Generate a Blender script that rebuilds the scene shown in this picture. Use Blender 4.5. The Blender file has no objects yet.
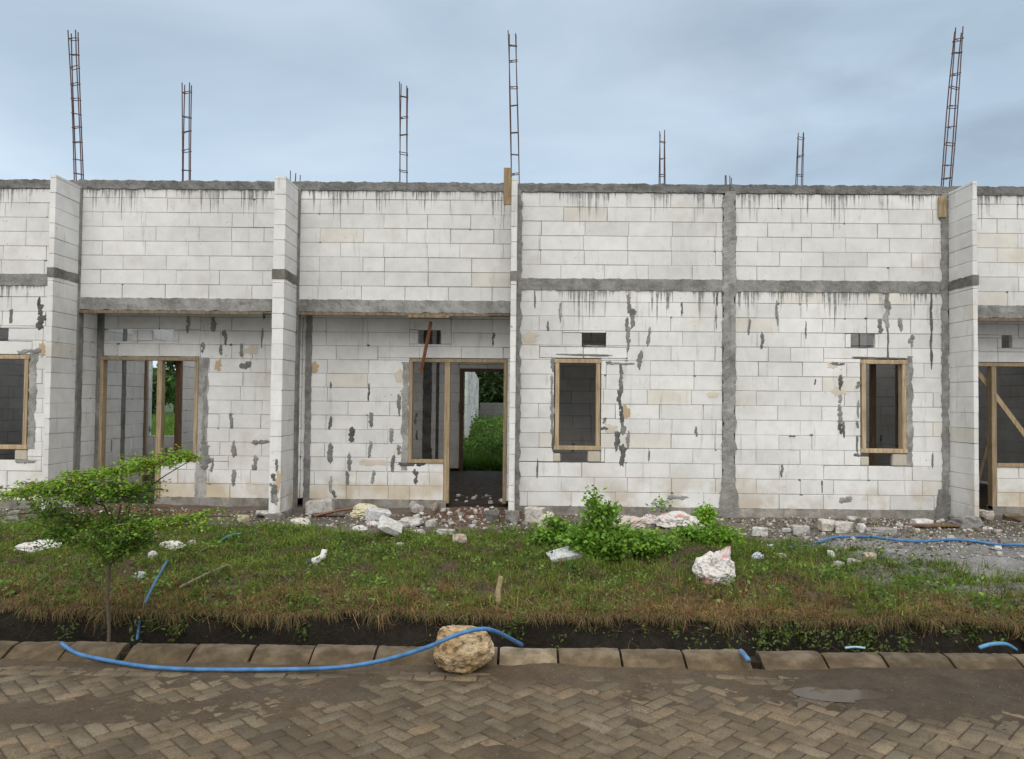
import bpy, bmesh, math, random
import numpy as np
from mathutils import Matrix, Vector, noise as mnoise

random.seed(7); rng = np.random.default_rng(7)
S = bpy.context.scene
COL = S.collection
rad = math.radians

# ------------------------------------------------------------------ camera
F = 780.0
CAM = Vector((0, 0, 1.68))
RM = (Matrix.Rotation(rad(0.6), 3, 'Z') @ Matrix.Rotation(rad(90 + 1.63), 3, 'X') @ Matrix.Rotation(rad(0.58), 3, 'Z'))
cd = bpy.data.cameras.new('camera'); cam = bpy.data.objects.new('camera', cd); COL.objects.link(cam)
cam.matrix_world = Matrix.Translation(CAM) @ RM.to_4x4()
cd.sensor_fit = 'HORIZONTAL'; cd.sensor_width = 36; cd.lens = F / 1024 * 36; cd.clip_end = 2000; cd.clip_start = 0.05
S.camera = cam

def ray(px, py): return RM @ Vector(((px - 512) / F, -(py - 379.5) / F, -1))
def at(px, py, Y):
    d = ray(px, py); return CAM + d * (Y / d.y)
def atz(px, py, z):
    d = ray(px, py); return CAM + d * ((z - CAM.z) / d.z)
def rect(px0, py0, px1, py1, Y):
    xm, ym = (px0 + px1) / 2, (py0 + py1) / 2
    return (at(px0, ym, Y).x, at(px1, ym, Y).x, at(xm, py1, Y).z, at(xm, py0, Y).z)

# ------------------------------------------------------------------ noise (numpy value noise)
_tab = np.random.default_rng(3).random((256, 256))
def vn(x, y):
    x = np.asarray(x, float); y = np.asarray(y, float)
    xi = np.floor(x).astype(int); yi = np.floor(y).astype(int)
    fx = x - xi; fy = y - yi; fx = fx * fx * (3 - 2 * fx); fy = fy * fy * (3 - 2 * fy)
    g = lambda a, b: _tab[a & 255, b & 255]
    return (g(xi, yi) * (1 - fx) + g(xi + 1, yi) * fx) * (1 - fy) + (g(xi, yi + 1) * (1 - fx) + g(xi + 1, yi + 1) * fx) * fy
def fbm(x, y, o=4):
    s = 0; a = .5; t = 0
    for i in range(o):
        s = s + a * vn(np.asarray(x) * 2 ** i + 17.3 * i, np.asarray(y) * 2 ** i + 9.1 * i); t += a; a *= .5
    return s / t
def sstep(a, b, x):
    t = np.clip((np.asarray(x, float) - a) / (b - a), 0, 1); return t * t * (3 - 2 * t)

# ------------------------------------------------------------------ mesh helpers
class MB:
    def __init__(s): s.v = []; s.f = []; s.c = []; s.m = []
    def add(s, vs, fs, col=(1, 1, 1), m=0):
        n = len(s.v); s.v += [tuple(p) for p in vs]
        s.f += [tuple(i + n for i in f) for f in fs]; s.m += [m] * len(fs)
        if isinstance(col, list) and len(col) == len(vs) and not isinstance(col[0], float): s.c += col
        else: s.c += [tuple(col)] * len(vs)
    def box(s, x0, x1, y0, y1, z0, z1, col=(1, 1, 1), m=0, ch=0.0):
        if ch <= 0:
            vs = [(x, y, z) for z in (z0, z1) for y in (y0, y1) for x in (x0, x1)]
            fs = [(0, 2, 3, 1), (4, 5, 7, 6), (0, 1, 5, 4), (2, 6, 7, 3), (0, 4, 6, 2), (1, 3, 7, 5)]
            s.add(vs, fs, col, m)
        else:
            s.obox(Vector(((x0 + x1) / 2, (y0 + y1) / 2, (z0 + z1) / 2)), Matrix.Identity(3), (x1 - x0, y1 - y0, z1 - z0), col, m, ch)
    def obox(s, c, R, size, col=(1, 1, 1), m=0, ch=0.003):
        bm = bmesh.new(); bmesh.ops.create_cube(bm, size=1)
        for v in bm.verts: v.co = Vector((v.co.x * size[0], v.co.y * size[1], v.co.z * size[2]))
        if ch > 0: bmesh.ops.bevel(bm, geom=list(bm.edges), offset=min(ch, min(size) * .3), segments=1, affect='EDGES')
        bm.verts.index_update()
        s.add([R @ v.co + c for v in bm.verts], [[v.index for v in f.verts] for f in bm.faces], col, m); bm.free()
    def tube(s, pts, r, n=8, col=(1, 1, 1), m=0, cap=True):
        pts = [Vector(p) for p in pts]; N = len(pts)
        rr = r if isinstance(r, (list, tuple)) else [r] * N
        vs = []; up = Vector((0, 0, 1)); prev = None
        for i, p in enumerate(pts):
            t = (pts[min(i + 1, N - 1)] - pts[max(i - 1, 0)]).normalized()
            a = prev if prev is not None else (t.cross(up) if abs(t.dot(up)) < .95 else t.cross(Vector((1, 0, 0))))
            a = (a - t * a.dot(t)).normalized(); prev = a; b = t.cross(a)
            for k in range(n):
                th = 2 * math.pi * k / n; vs.append(p + (a * math.cos(th) + b * math.sin(th)) * rr[i])
        fs = [(i * n + k, i * n + (k + 1) % n, (i + 1) * n + (k + 1) % n, (i + 1) * n + k) for i in range(N - 1) for k in range(n)]
        if cap: fs += [tuple(range(n - 1, -1, -1)), tuple((N - 1) * n + k for k in range(n))]
        s.add(vs, fs, col, m)
    def build(s, name, mats, parent=None, loc=None, smooth=False):
        me = bpy.data.meshes.new(name); me.from_pydata(s.v, [], s.f); 
        mats = mats if isinstance(mats, (list, tuple)) else [mats]
        for mm in mats: me.materials.append(mm)
        if len(mats) > 1: me.polygons.foreach_set('material_index', np.array(s.m, dtype=np.int32))
        ca = me.color_attributes.new('Col', 'FLOAT_COLOR', 'POINT')
        c = np.ones((len(s.v), 4), dtype=np.float32); c[:, :3] = np.array(s.c, dtype=np.float32).reshape(-1, 3); ca.data.foreach_set('color', c.ravel())
        if smooth: me.polygons.foreach_set('use_smooth', np.ones(len(s.f), dtype=bool))
        me.update(); o = bpy.data.objects.new(name, me); COL.objects.link(o)
        if parent is not None:
            o.parent = parent
            if parent.type == 'EMPTY': o.location = -parent.location
        elif loc is not None: recenter(o, loc)
        return o
def recenter(o, loc):
    loc = Vector(loc); o.data.transform(Matrix.Translation(-loc)); o.location = loc
def np_mesh(name, V, Q, C, mat, smooth=False):
    V = np.asarray(V, np.float32); Q = np.asarray(Q, np.int32); k = Q.shape[1]
    me = bpy.data.meshes.new(name); me.vertices.add(len(V)); me.vertices.foreach_set('co', V.ravel())
    me.loops.add(Q.size); me.loops.foreach_set('vertex_index', Q.ravel())
    me.polygons.add(len(Q)); me.polygons.foreach_set('loop_start', np.arange(0, Q.size, k, dtype=np.int32))
    me.polygons.foreach_set('loop_total', np.full(len(Q), k, dtype=np.int32))
    if smooth: me.polygons.foreach_set('use_smooth', np.ones(len(Q), dtype=bool))
    me.update(calc_edges=True); me.validate()
    ca = me.color_attributes.new('Col', 'FLOAT_COLOR', 'POINT'); c = np.ones((len(V), 4), np.float32); c[:, :3] = C; ca.data.foreach_set('color', c.ravel())
    me.materials.append(mat); o = bpy.data.objects.new(name, me); COL.objects.link(o); return o
def grid_mesh(name, xs, ys, zf, cf, mat):
    X, Y = np.meshgrid(xs, ys); Z = zf(X, Y); C = cf(X, Y)
    V = np.stack([X.ravel(), Y.ravel(), Z.ravel()], 1); nx, ny = len(xs), len(ys)
    i = np.arange(nx * ny).reshape(ny, nx)
    Q = np.stack([i[:-1, :-1].ravel(), i[:-1, 1:].ravel(), i[1:, 1:].ravel(), i[1:, :-1].ravel()], 1)
    return np_mesh(name, V, Q, C.reshape(-1, 3), mat, True)

def tag(o, label=None, cat=None, group=None, kind=None):
    if label: o['label'] = label
    if cat: o['category'] = cat
    if group: o['group'] = group
    if kind: o['kind'] = kind
    return o
def empty(name, loc):
    o = bpy.data.objects.new(name, None); COL.objects.link(o); o.location = loc; o.empty_display_size = .2; return o

# ------------------------------------------------------------------ materials
class N:
    def __init__(s, name):
        s.mat = bpy.data.materials.new(name); s.mat.use_nodes = True; s.nt = s.mat.node_tree
        s.b = s.nt.nodes['Principled BSDF']; s.b.inputs['Specular IOR Level'].default_value = .3
    def n(s, t, **k):
        x = s.nt.nodes.new(t)
        for a, b in k.items(): setattr(x, a, b)
        return x
    def l(s, a, b): s.nt.links.new(a, b)
    def put(s, inp, v):
        if hasattr(v, 'is_linked') or isinstance(v, bpy.types.NodeSocket): s.l(v, inp)
        else: inp.default_value = v
    def math(s, op, a, b=None, c=None, clamp=False):
        x = s.n('ShaderNodeMath', operation=op, use_clamp=clamp); s.put(x.inputs[0], a)
        if b is not None: s.put(x.inputs[1], b)
        if c is not None: s.put(x.inputs[2], c)
        return x.outputs[0]
    def mix(s, f, a, b, blend='MIX'):
        x = s.n('ShaderNodeMix', data_type='RGBA', blend_type=blend); s.put(x.inputs[0], f); s.put(x.inputs[6], a); s.put(x.inputs[7], b); return x.outputs[2]
    def noise(s, vec, scale, detail=4, rough=.55, dim='3D', w=None):
        x = s.n('ShaderNodeTexNoise', noise_dimensions=dim)
        if vec is not None: s.l(vec, x.inputs['Vector'])
        if w is not None: s.l(w, x.inputs['W'])
        x.inputs['Scale'].default_value = scale; x.inputs['Detail'].default_value = detail; x.inputs['Roughness'].default_value = rough
        return x.outputs['Fac']
    def ramp(s, f, a, b, lo=0., hi=1.):
        x = s.n('ShaderNodeMapRange', interpolation_type='SMOOTHSTEP'); s.put(x.inputs[0], f)
        x.inputs[1].default_value = a; x.inputs[2].default_value = b; x.inputs[3].default_value = lo; x.inputs[4].default_value = hi; return x.outputs[0]
    def pos(s): return s.n('ShaderNodeNewGeometry').outputs['Position']
    def sep(s, v):
        x = s.n('ShaderNodeSeparateXYZ'); s.l(v, x.inputs[0]); return x.outputs
    def scale(s, v, sc):
        x = s.n('ShaderNodeVectorMath', operation='MULTIPLY'); s.l(v, x.inputs[0]); x.inputs[1].default_value = sc; return x.outputs[0]
    def col(s): return s.n('ShaderNodeVertexColor', layer_name='Col').outputs['Color']
    def bump(s, h, st=.3, d=.01):
        x = s.n('ShaderNodeBump'); x.inputs['Strength'].default_value = st; x.inputs['Distance'].default_value = d; s.l(h, x.inputs['Height'])
        s.l(x.outputs[0], s.b.inputs['Normal'])
    def out(s, color, rough=.9):
        s.put(s.b.inputs['Base Color'], color); s.put(s.b.inputs['Roughness'], rough); return s.mat
def rgb(*c): return (c[0], c[1], c[2], 1)

def block_mat(name, drips, tan=False):
    k = N(name); P = k.pos(); X, Y, Z = k.sep(P)
    big = k.noise(P, 1.1, 5, .6); med = k.noise(P, 7, 5, .6); fine = k.noise(P, 90, 3, .7)
    v = k.math('ADD', k.ramp(big, .3, .7, .88, 1.04), k.ramp(med, .3, .75, .02, -.07))
    v = k.math('ADD', v, k.ramp(fine, .3, .7, .03, -.04))
    base = k.mix(1., k.col(), k.n('ShaderNodeCombineColor').outputs[0], 'MULTIPLY')
    cc = k.nt.nodes[-1]
    for n_ in k.nt.nodes:
        if n_.bl_idname == 'ShaderNodeCombineColor': cc = n_
    for i in range(3): k.l(v, cc.inputs[i])
    # yellowish damp low down and in scattered blotches
    low = k.math('MULTIPLY', k.ramp(Z, .95, .25), k.ramp(k.noise(P, 2.6, 4), .42, .66))
    base = k.mix(k.math('MULTIPLY', low, .72), base, rgb(.44, .37, .27))
    base = k.mix(k.math('MULTIPLY', k.ramp(k.noise(P, 1.5, 5, .6), .54, .72), .30), base, rgb(.48, .40, .30))
    if tan: base = k.mix(k.math('MULTIPLY', k.ramp(Z, .52, .43), k.ramp(k.noise(P, 1.3, 3), .34, .56, .15, .62)), base, rgb(.52, .43, .29))
    # grey vertical scuffs and cement splashes
    st = k.noise(k.scale(P, (14, 14, 1.6)), 1.0, 5, .65)
    base = k.mix(k.math('MULTIPLY', k.ramp(st, .57, .72), .34), base, rgb(.26, .26, .25))
    sp = k.noise(P, 22, 4, .6); sm = k.noise(P, 1.9, 3)
    base = k.mix(k.math('MULTIPLY', k.math('MULTIPLY', k.ramp(sp, .64, .70), k.ramp(sm, .5, .62)), .75), base, rgb(.2, .2, .195))
    w = k.math('ADD', X, k.math('MULTIPLY', Y, .77))
    for zb, L, sc in drips:
        f = k.noise(None, sc, 5, .75, '1D', w)
        f2 = k.noise(None, 1.7, 3, .6, '1D', w)
        ln = k.math('MULTIPLY', k.math('POWER', k.ramp(f, .36, .72), 1.5), L)
        ln = k.math('ADD', k.math('MULTIPLY', ln, k.ramp(f2, .40, .64, .0, 1.8)), .012)
        wob = k.math('MULTIPLY', k.math('SUBTRACT', k.noise(P, 30, 2), .5), .03)
        below = k.math('ADD', k.math('SUBTRACT', zb, Z), wob)
        fb = k.ramp(k.noise(None, 5.5, 4, .7, '1D', w), .50, .75); lb = k.math('ADD', k.math('MULTIPLY', fb, L * 1.1), -.02)
        mb_ = k.math('MULTIPLY', k.math('DIVIDE', k.math('SUBTRACT', lb, below), .16, clamp=True), k.math('GREATER_THAN', below, -.06))
        base = k.mix(k.math('MULTIPLY', mb_, k.ramp(k.noise(P, 12, 4), .3, .65, .15, .75)), base, rgb(.25, .25, .245))
        m = k.math('MULTIPLY', k.math('DIVIDE', k.math('SUBTRACT', ln, below), .05, clamp=True), k.math('GREATER_THAN', below, -.06))
        base = k.mix(k.math('MULTIPLY', m, k.ramp(k.noise(P, 18, 3), .25, .6, .45, .9)), base, rgb(.17, .172, .168))
    k.bump(k.math('ADD', fine, k.math('MULTIPLY', med, 1.2)), .25, .004)
    return k.out(base, .93)
def concrete_mat(name, lo, hi, bs=.6):
    k = N(name); P = k.pos()
    a = k.noise(P, 4, 6, .65); b = k.noise(P, 35, 4, .7); st = k.noise(k.scale(P, (9, 9, 1.2)), 1, 4, .6)
    c = k.mix(k.ramp(k.math('ADD', k.math('MULTIPLY', a, .7), k.math('MULTIPLY', b, .3)), .3, .68), rgb(*lo), rgb(*hi))
    c = k.mix(k.math('MULTIPLY', k.ramp(st, .55, .7), .35), c, rgb(.09, .09, .088))
    c = k.mix(1., c, k.col(), 'MULTIPLY')
    k.bump(k.math('ADD', b, a), bs, .012); return k.out(c, .92)
def wood_mat(name, lo, hi):
    k = N(name); P = k.pos()
    g = k.noise(k.scale(P, (45, 45, 3)), 1, 4, .6); d = k.noise(P, 6, 4)
    c = k.mix(k.ramp(g, .3, .7), rgb(*lo), rgb(*hi)); c = k.mix(k.math('MULTIPLY', k.ramp(d, .5, .75), .45), c, rgb(.16, .11, .07))
    c = k.mix(1., c, k.col(), 'MULTIPLY'); k.bump(g, .25, .004); return k.out(c, .75)
def col_mat(name, rough=.9, scale=20, amp=.25, bump=.3, spec=.3, trans=0):
    k = N(name); P = k.pos(); a = k.noise(P, scale, 5, .65)
    c = k.mix(1., k.col(), k.mix(k.ramp(a, .28, .72), rgb(1 - amp, 1 - amp, 1 - amp), rgb(1 + amp * .6, 1 + amp * .6, 1 + amp * .6)), 'MULTIPLY')
    if bump: k.bump(a, bump, .01)
    k.b.inputs['Specular IOR Level'].default_value = spec
    m = k.out(c, rough)
    if trans:
        t = k.n('ShaderNodeBsdfTranslucent'); k.l(c, t.inputs[0]); mx = k.n('ShaderNodeMixShader'); mx.inputs[0].default_value = trans
        k.l(k.b.outputs[0], mx.inputs[1]); k.l(t.outputs[0], mx.inputs[2]); k.l(mx.outputs[0], k.nt.nodes['Material Output'].inputs[0])
    return m

ZB, ZMID0, ZMID1, ZTB0, ZTB1 = .26, 3.22, 3.38, 4.575, 4.692
ZL0, ZL1 = 2.89, 3.06
M = {}
M['block_u'] = block_mat('aac_block_upper', [(ZTB0, .30, 30)])
M['block_w'] = block_mat('aac_block_window_bay', [(ZTB0, .30, 30), (ZMID0, .32, 26)])
M['block'] = block_mat('aac_block', []); M['block_p'] = block_mat('aac_block_porch', [], True)
M['concrete'] = concrete_mat('rough_concrete', (.13, .13, .123), (.34, .335, .32))
M['mortar'] = concrete_mat('mortar', (.13, .13, .125), (.26, .26, .25), .8)
M['wood'] = wood_mat('raw_timber', (.28, .21, .125), (.46, .36, .23))
M['wood_dark'] = wood_mat('brown_timber', (.12, .075, .045), (.24, .15, .085))
M['formwork'] = wood_mat('weathered_board', (.10, .08, .06), (.22, .18, .13))
M['steel'] = col_mat('rusty_rebar', .8, 60, .4, .2)
M['leaf'] = col_mat('leaf', .6, 8, .2, 0, .4, .4)
M['grass'] = col_mat('grass_blades', .7, 3, .15, 0, .25, .25)
M['bark'] = col_mat('bark', .95, 60, .35, .6)
k_ = N('broken_block'); P_ = k_.pos(); a_ = k_.noise(P_, 30, 5, .65); b_ = k_.noise(P_, 11, 4, .6)
c_ = k_.mix(1., k_.col(), k_.mix(k_.ramp(a_, .28, .72), rgb(.68, .68, .68), rgb(1.15, 1.15, 1.15)), 'MULTIPLY'); c_ = k_.mix(k_.math('MULTIPLY', k_.ramp(b_, .48, .68), .6), c_, rgb(.19, .145, .10))
k_.bump(a_, .6, .01); M['stone'] = k_.out(c_, .95)
M['plastic'] = col_mat('blue_pipe', .5, 14, .32, .15, .4)
M['rubble'] = col_mat('gravel', .95, 40, .3, .4)
M['kerb'] = None

# ------------------------------------------------------------------ terrain heights
W = 10.68; T = .075; R = W + .5; RY = 16.5
KF, KB, DL = 4.955, 5.18, 5.75
def lipz(X): return .115 + .03 * (fbm(X * 1.1 + 4, X * 0 + 2, 3) - .5)
def gz(X, Y):
    X = np.asarray(X, float); Y = np.asarray(Y, float)
    dl = DL + .13 * (fbm(X * 1.3 + 31, X * 0 + 5, 4) - .5)
    bank = lipz(X) + .03 * sstep(5.6, 8.5, Y) + .12 * (fbm(X * .8, Y * .9, 3) - .5) * sstep(5.6, 6.4, Y) * (1 - sstep(9.2, 10.2, Y)) + .19 * (fbm(X * 3.3, Y * 3.9, 4) - .5) * (.25 + .75 * sstep(5.7, 6.0, Y) * (1 - sstep(8.8, 9.6, Y)))
    # mounds: shrub bed in front of the middle house, soil heap at its doorway
    bank = bank + .10 * np.exp(-(((X - .75) / .35) ** 2 + ((Y - 7.5) / .3) ** 2))
    bank = bank + .10 * np.exp(-(((X + .45) / .55) ** 2 + ((Y - 10.75) / .45) ** 2))
    bank = bank + .08 * np.exp(-(((X + 5.3) / .8) ** 2 + ((Y - 10.6) / .5) ** 2))
    t = sstep(0, 1, (Y - (dl - .05)) / .07)
    dit = -.48 + .04 * (fbm(X * 3, Y * 3, 2) - .5)
    z = dit + (bank - dit) * t
    z = np.where(Y < KB, -.12 + 0 * z, z)
    inside = (Y > W) & (Y < RY + .2)
    z = np.where(inside, np.minimum(z, .17), z)
    back = .2 + .05 * (fbm(X * .5, Y * .5, 3) - .5) + .035 * np.clip(Y - 18, 0, 30)
    z = np.where(Y > RY, np.minimum(z, .2) * (1 - sstep(RY, RY + 2, Y)) + back * sstep(RY, RY + 2, Y), z)
    return z
def g1(x, y): return float(gz(np.array([x]), np.array([y]))[0])
def gp(px, py):
    z = .13
    for i in range(6):
        p = atz(px, py, z); z = g1(p.x, p.y)
    return Vector((p.x, p.y, z))

def dryness(X, Y):   # 1 = bare / dry grass
    d = .68 * (1 - sstep(5.95, 7.2, Y)) + .95 * (fbm(X * .7 + 3, Y * .9 + 8, 4) - .47) + .8 * (fbm(X * 2.6 + 13, Y * 2.6 + 1, 3) - .5)
    return np.clip(d, 0, 1)
def bare(X, Y):      # 1 = bare ground by the wall
    edge = 9.0 + .55 * (fbm(X * .9 + 50, X * 0, 3) - .5) - 1.9 * sstep(2.2, 4.7, X) + .55 * (1 - sstep(-3.0, -2.2, X)) + .2 * np.exp(-((X - 1.6) / .9) ** 2)
    return sstep(edge - .2, edge + .25, Y + .5 * (fbm(X * 3, Y * 3, 3) - .5))

def ground_col(X, Y):
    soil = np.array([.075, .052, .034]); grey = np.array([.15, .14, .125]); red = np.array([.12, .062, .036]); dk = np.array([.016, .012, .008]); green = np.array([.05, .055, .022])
    n = fbm(X * 4, Y * 4, 4)[..., None]; n2 = fbm(X * 14, Y * 14, 3)[..., None]
    b = bare(X, Y)[..., None]
    c = soil * (1 - .35 * b) + b * (grey * .62 - soil * .2)
    wet = (sstep(2.6, 3.8, X) * (1 - sstep(9.0, 9.8, Y)))[..., None]
    c = c * (1 - wet) + wet * np.array([.20, .20, .20])
    r = np.exp(-(((X + .55) / .8) ** 2 + ((Y - 10.4) / .7) ** 2))[..., None] + np.exp(-(((X + 4.9) / 1.0) ** 2 + ((Y - 10.2) / .7) ** 2))[..., None]
    c = c + (red - c) * np.clip(r * 1.3, 0, 1)
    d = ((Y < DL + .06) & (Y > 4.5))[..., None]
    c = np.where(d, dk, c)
    far = (Y > RY)[..., None]
    c = np.where(far, np.array([.05, .09, .025]), c)
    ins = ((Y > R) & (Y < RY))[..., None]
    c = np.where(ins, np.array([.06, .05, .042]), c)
    return c * (.65 + .7 * n) * (.75 + .5 * n2)

gm = N('soil'); P = gm.pos(); gn = gm.noise(P, 40, 5, .7); gn2 = gm.noise(P, 9, 4, .6)
gc = gm.mix(1., gm.col(), gm.mix(gm.ramp(gn, .3, .7), rgb(.65, .65, .65), rgb(1.35, 1.3, 1.25)), 'MULTIPLY')
gm.bump(gm.math('ADD', gn, gn2), .7, .02); M['soil'] = gm.out(gc, gm.ramp(gn2, .35, .7, .6, .95))
xs = np.concatenate([np.array([-400, -150, -60, -30, -20, -14]), np.arange(-10.5, 10.51, .07), np.array([14, 20, 30, 60, 150, 400])])
ys = np.concatenate([np.array([-300, -80, -20, -8, 0, 3, 4.6, 5.0, KB - .005]), np.arange(KB, 5.75, .02), np.arange(5.75, 10.8, .05), np.arange(10.85, 16.4, .3), np.arange(16.5, 26, .4), np.array([28, 32, 40, 50, 70, 100, 200, 400])])
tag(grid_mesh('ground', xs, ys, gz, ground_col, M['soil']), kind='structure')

# ------------------------------------------------------------------ road: herringbone pavers, mud, puddle
def mudh(X, Y):
    h = -.007 + .008 * (fbm(X * 6, Y * 6, 3) - .5)
    h = h + .009 * (fbm(X * 22, Y * 22, 3) - .5)
    nk = sstep(4.2, 4.85, Y)
    px = X / np.maximum(Y, 1) * 780 + 520
    m = .010 * nk * sstep(.44, .66, fbm(X * 1.6 + 7, Y * 2.2, 3)) 
    m = m + .017 * sstep(735, 850, px) * sstep(4.0, 4.6, Y + .5 * (fbm(X * 2, Y * 2, 3) - .5))
    m = m + .012 * (1 - sstep(330, 460, px)) * np.exp(-((Y - 4.28 + .10 * np.sin(X * 2)) / .19) ** 2) * sstep(.22, .5, fbm(X * 2 + 1, Y * 3, 3))
    m = m + .010 * sstep(.62, .78, fbm(X * 1.9 + 22, Y * 2.4 + 5, 4))
    m = m + .012 * sstep(4.84, 4.96, Y)
    wx = .16 * (fbm(X * 4 + 2, Y * 4, 3) - .5); pud = np.exp(-(((X - PUD[0] + wx) / .22) ** 2 + ((Y - PUD[1] + .35 * wx) / .066) ** 2)) * (.6 + .8 * fbm(X * 8, Y * 8, 2))
    return h + m - pud * .030 - .9 * 0
PUD = atz(843, 693.5, 0.004)
def mud_col(X, Y):
    n = fbm(X * 3, Y * 3, 4)[..., None]; n2 = fbm(X * 18, Y * 18, 3)[..., None]
    wet = sstep(700, 830, X / np.maximum(Y, 1) * 780 + 520)[..., None]
    c = np.array([.078, .056, .034]) * (1 - .3 * wet)
    return c * (.7 + .5 * n) * (.75 + .5 * n2)
mm = N('mud'); P = mm.pos(); a = mm.noise(P, 60, 5, .7); b_ = mm.noise(P, 3.2, 4, .6)
mm.bump(a, .5, .006); mc = mm.mix(1., mm.col(), mm.mix(mm.ramp(a, .3, .7), rgb(.75, .75, .75), rgb(1.25, 1.25, 1.25)), 'MULTIPLY')
M['mud'] = mm.out(mc, mm.ramp(b_, .35, .65, .45, .9))
tag(grid_mesh('road_mud', np.arange(-9, 9.01, .022), np.concatenate([np.arange(-3, 2.6, .3), np.arange(2.6, 5.0, .018)]), mudh, mud_col, M['mud']), kind='structure')

w_ = .090; BR = 4.74
pv = []; 
c45 = math.cos(rad(45))
def paver(cx, cy, ang, L, Wd):
    pv.append((cx, cy, ang, L, Wd))
for a in range(-230, 230):
    for b in range(-120, 120):
        for (ox, oy, ang) in ((a + 2 * b + 1, a - 2 * b + .5, 0), (a + 2 * b + 3.5, a - 2 * b + 1, 90)):
            x = (ox - oy) * c45 * w_; y = (ox + oy) * c45 * w_ + .9
            if -10.5 < x < 10.5 and -3 < y < BR - .02: paver(x, y, rad(45 + ang), 2 * w_, w_)
for i in range(-54, 54):
    paver(i * .195 + .05, BR + .05, 0, .193, .092)
    paver(i * .195 + .14, BR + .145, 0, .193, .092)
V = []; Q = []; C = []
pvn = np.array(pv); pn = len(pvn)
lx = np.array([-1, 1, 1, -1]); ly = np.array([-1, -1, 1, 1])
rr = np.random.default_rng(11)
tilt = rr.normal(0, .012, (pn, 2)); zo = rr.normal(0, .0018, pn); tone = rr.normal(1, .17, pn) * (0.75 + .5 * fbm(pvn[:, 0] * 1.1, pvn[:, 1] * 1.1, 3))
hue = rr.normal(0, .03, pn)
ca_, sa_ = np.cos(pvn[:, 2]), np.sin(pvn[:, 2])
for ring, (ins, dz) in enumerate(((.0030, -.05), (.0030, -.006), (.009, 0.0))):
    for k in range(4):
        u = lx[k] * (pvn[:, 3] / 2 - ins); v = ly[k] * (pvn[:, 4] / 2 - ins)
        x = pvn[:, 0] + u * ca_ - v * sa_; y = pvn[:, 1] + u * sa_ + v * ca_
        z = dz + zo + u * tilt[:, 0] + v * tilt[:, 1]
        V.append(np.stack([x, y, z], 1))
V = np.stack(V, 1).reshape(-1, 3)
Q = []
base = np.arange(pn)[:, None] * 12
Q.append(base + np.array([8, 9, 10, 11]))
for r_ in (0, 4):
    for k in range(4): Q.append(base + np.array([r_ + k, r_ + (k + 1) % 4, r_ + 4 + (k + 1) % 4, r_ + 4 + k]))
Q = np.concatenate(Q, 0)
pc = np.stack([.160 * tone * (1 + hue), .125 * tone, .081 * tone * (1 - hue)], 1)
pm = N('paver'); P = pm.pos(); a = pm.noise(P, 85, 4, .7); b_ = pm.noise(P, 2.3, 5, .6); c_ = pm.noise(P, 11, 4, .6)
cc = pm.mix(1., pm.col(), pm.mix(pm.ramp(a, .3, .72), rgb(.72, .72, .72), rgb(1.25, 1.25, 1.25)), 'MULTIPLY')
cc = pm.mix(pm.math('MULTIPLY', pm.ramp(b_, .42, .66), .7), cc, rgb(.080, .061, .039))
cc = pm.mix(pm.math('MULTIPLY', pm.ramp(c_, .5, .7), .5), cc, rgb(.064, .049, .032))
pm.b.inputs['Specular IOR Level'].default_value = .2; pm.bump(a, .4, .004); M['paver'] = pm.out(cc, pm.ramp(b_, .35, .65, .8, .55))
tag(np_mesh('road', V, Q, np.repeat(pc, 12, 0), M['paver']), kind='structure')

pw = N('puddle_water'); pw.b.inputs['Roughness'].default_value = .09; pw.b.inputs['Base Color'].default_value = rgb(.06, .046, .033); pw.b.inputs['Specular IOR Level'].default_value = .4
mb = MB(); pts = []
for i in range(40):
    th = 2 * math.pi * i / 40; pts.append((PUD[0] + .29 * math.cos(th), PUD[1] + .13 * math.sin(th), .0012))
mb.add(pts, [tuple(range(40))]); tag(mb.build('puddle', pw.mat), kind='structure')

# kerb
kk = N('kerb_concrete'); P = kk.pos(); kx, ky, kz = kk.sep(P)
a = kk.noise(P, 6, 5, .65); b_ = kk.noise(P, 50, 4, .7)
c = kk.mix(kk.ramp(a, .35, .7), rgb(.072, .051, .028), rgb(.15, .112, .065))
c = kk.mix(kk.math('MULTIPLY', kk.ramp(kk.math('ADD', kz, kk.math('MULTIPLY', a, .12)), .09, .17), .6), c, rgb(.23, .20, .16))
c = kk.mix(1., c, kk.col(), 'MULTIPLY'); kk.bump(kk.math('ADD', a, b_), .6, .008); M['kerb'] = kk.out(c, .85)
mb = MB()
joints = [-10.5 + .405 * i for i in range(18)]
pj = [-10, 50, 109, 183, 246, 308, 372, 436, 498, 558, 622, 684, 752, 823, 881, 946, 1012, 1075]
jx = [atz(p, 655, .07).x for p in pj]
left = [jx[0] - .41 * i for i in range(14, 0, -1)]; right = [jx[-1] + .41 * i for i in range(1, 15)]
jx = left + jx + right
def kprof(): return [(KF - .0, -.1), (KF + .004, .0), (KF + .015, .014), (KF + .125, .060), (KF + .145, .067), (KB - .012, .069), (KB, .06), (KB, -.5)]
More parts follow.
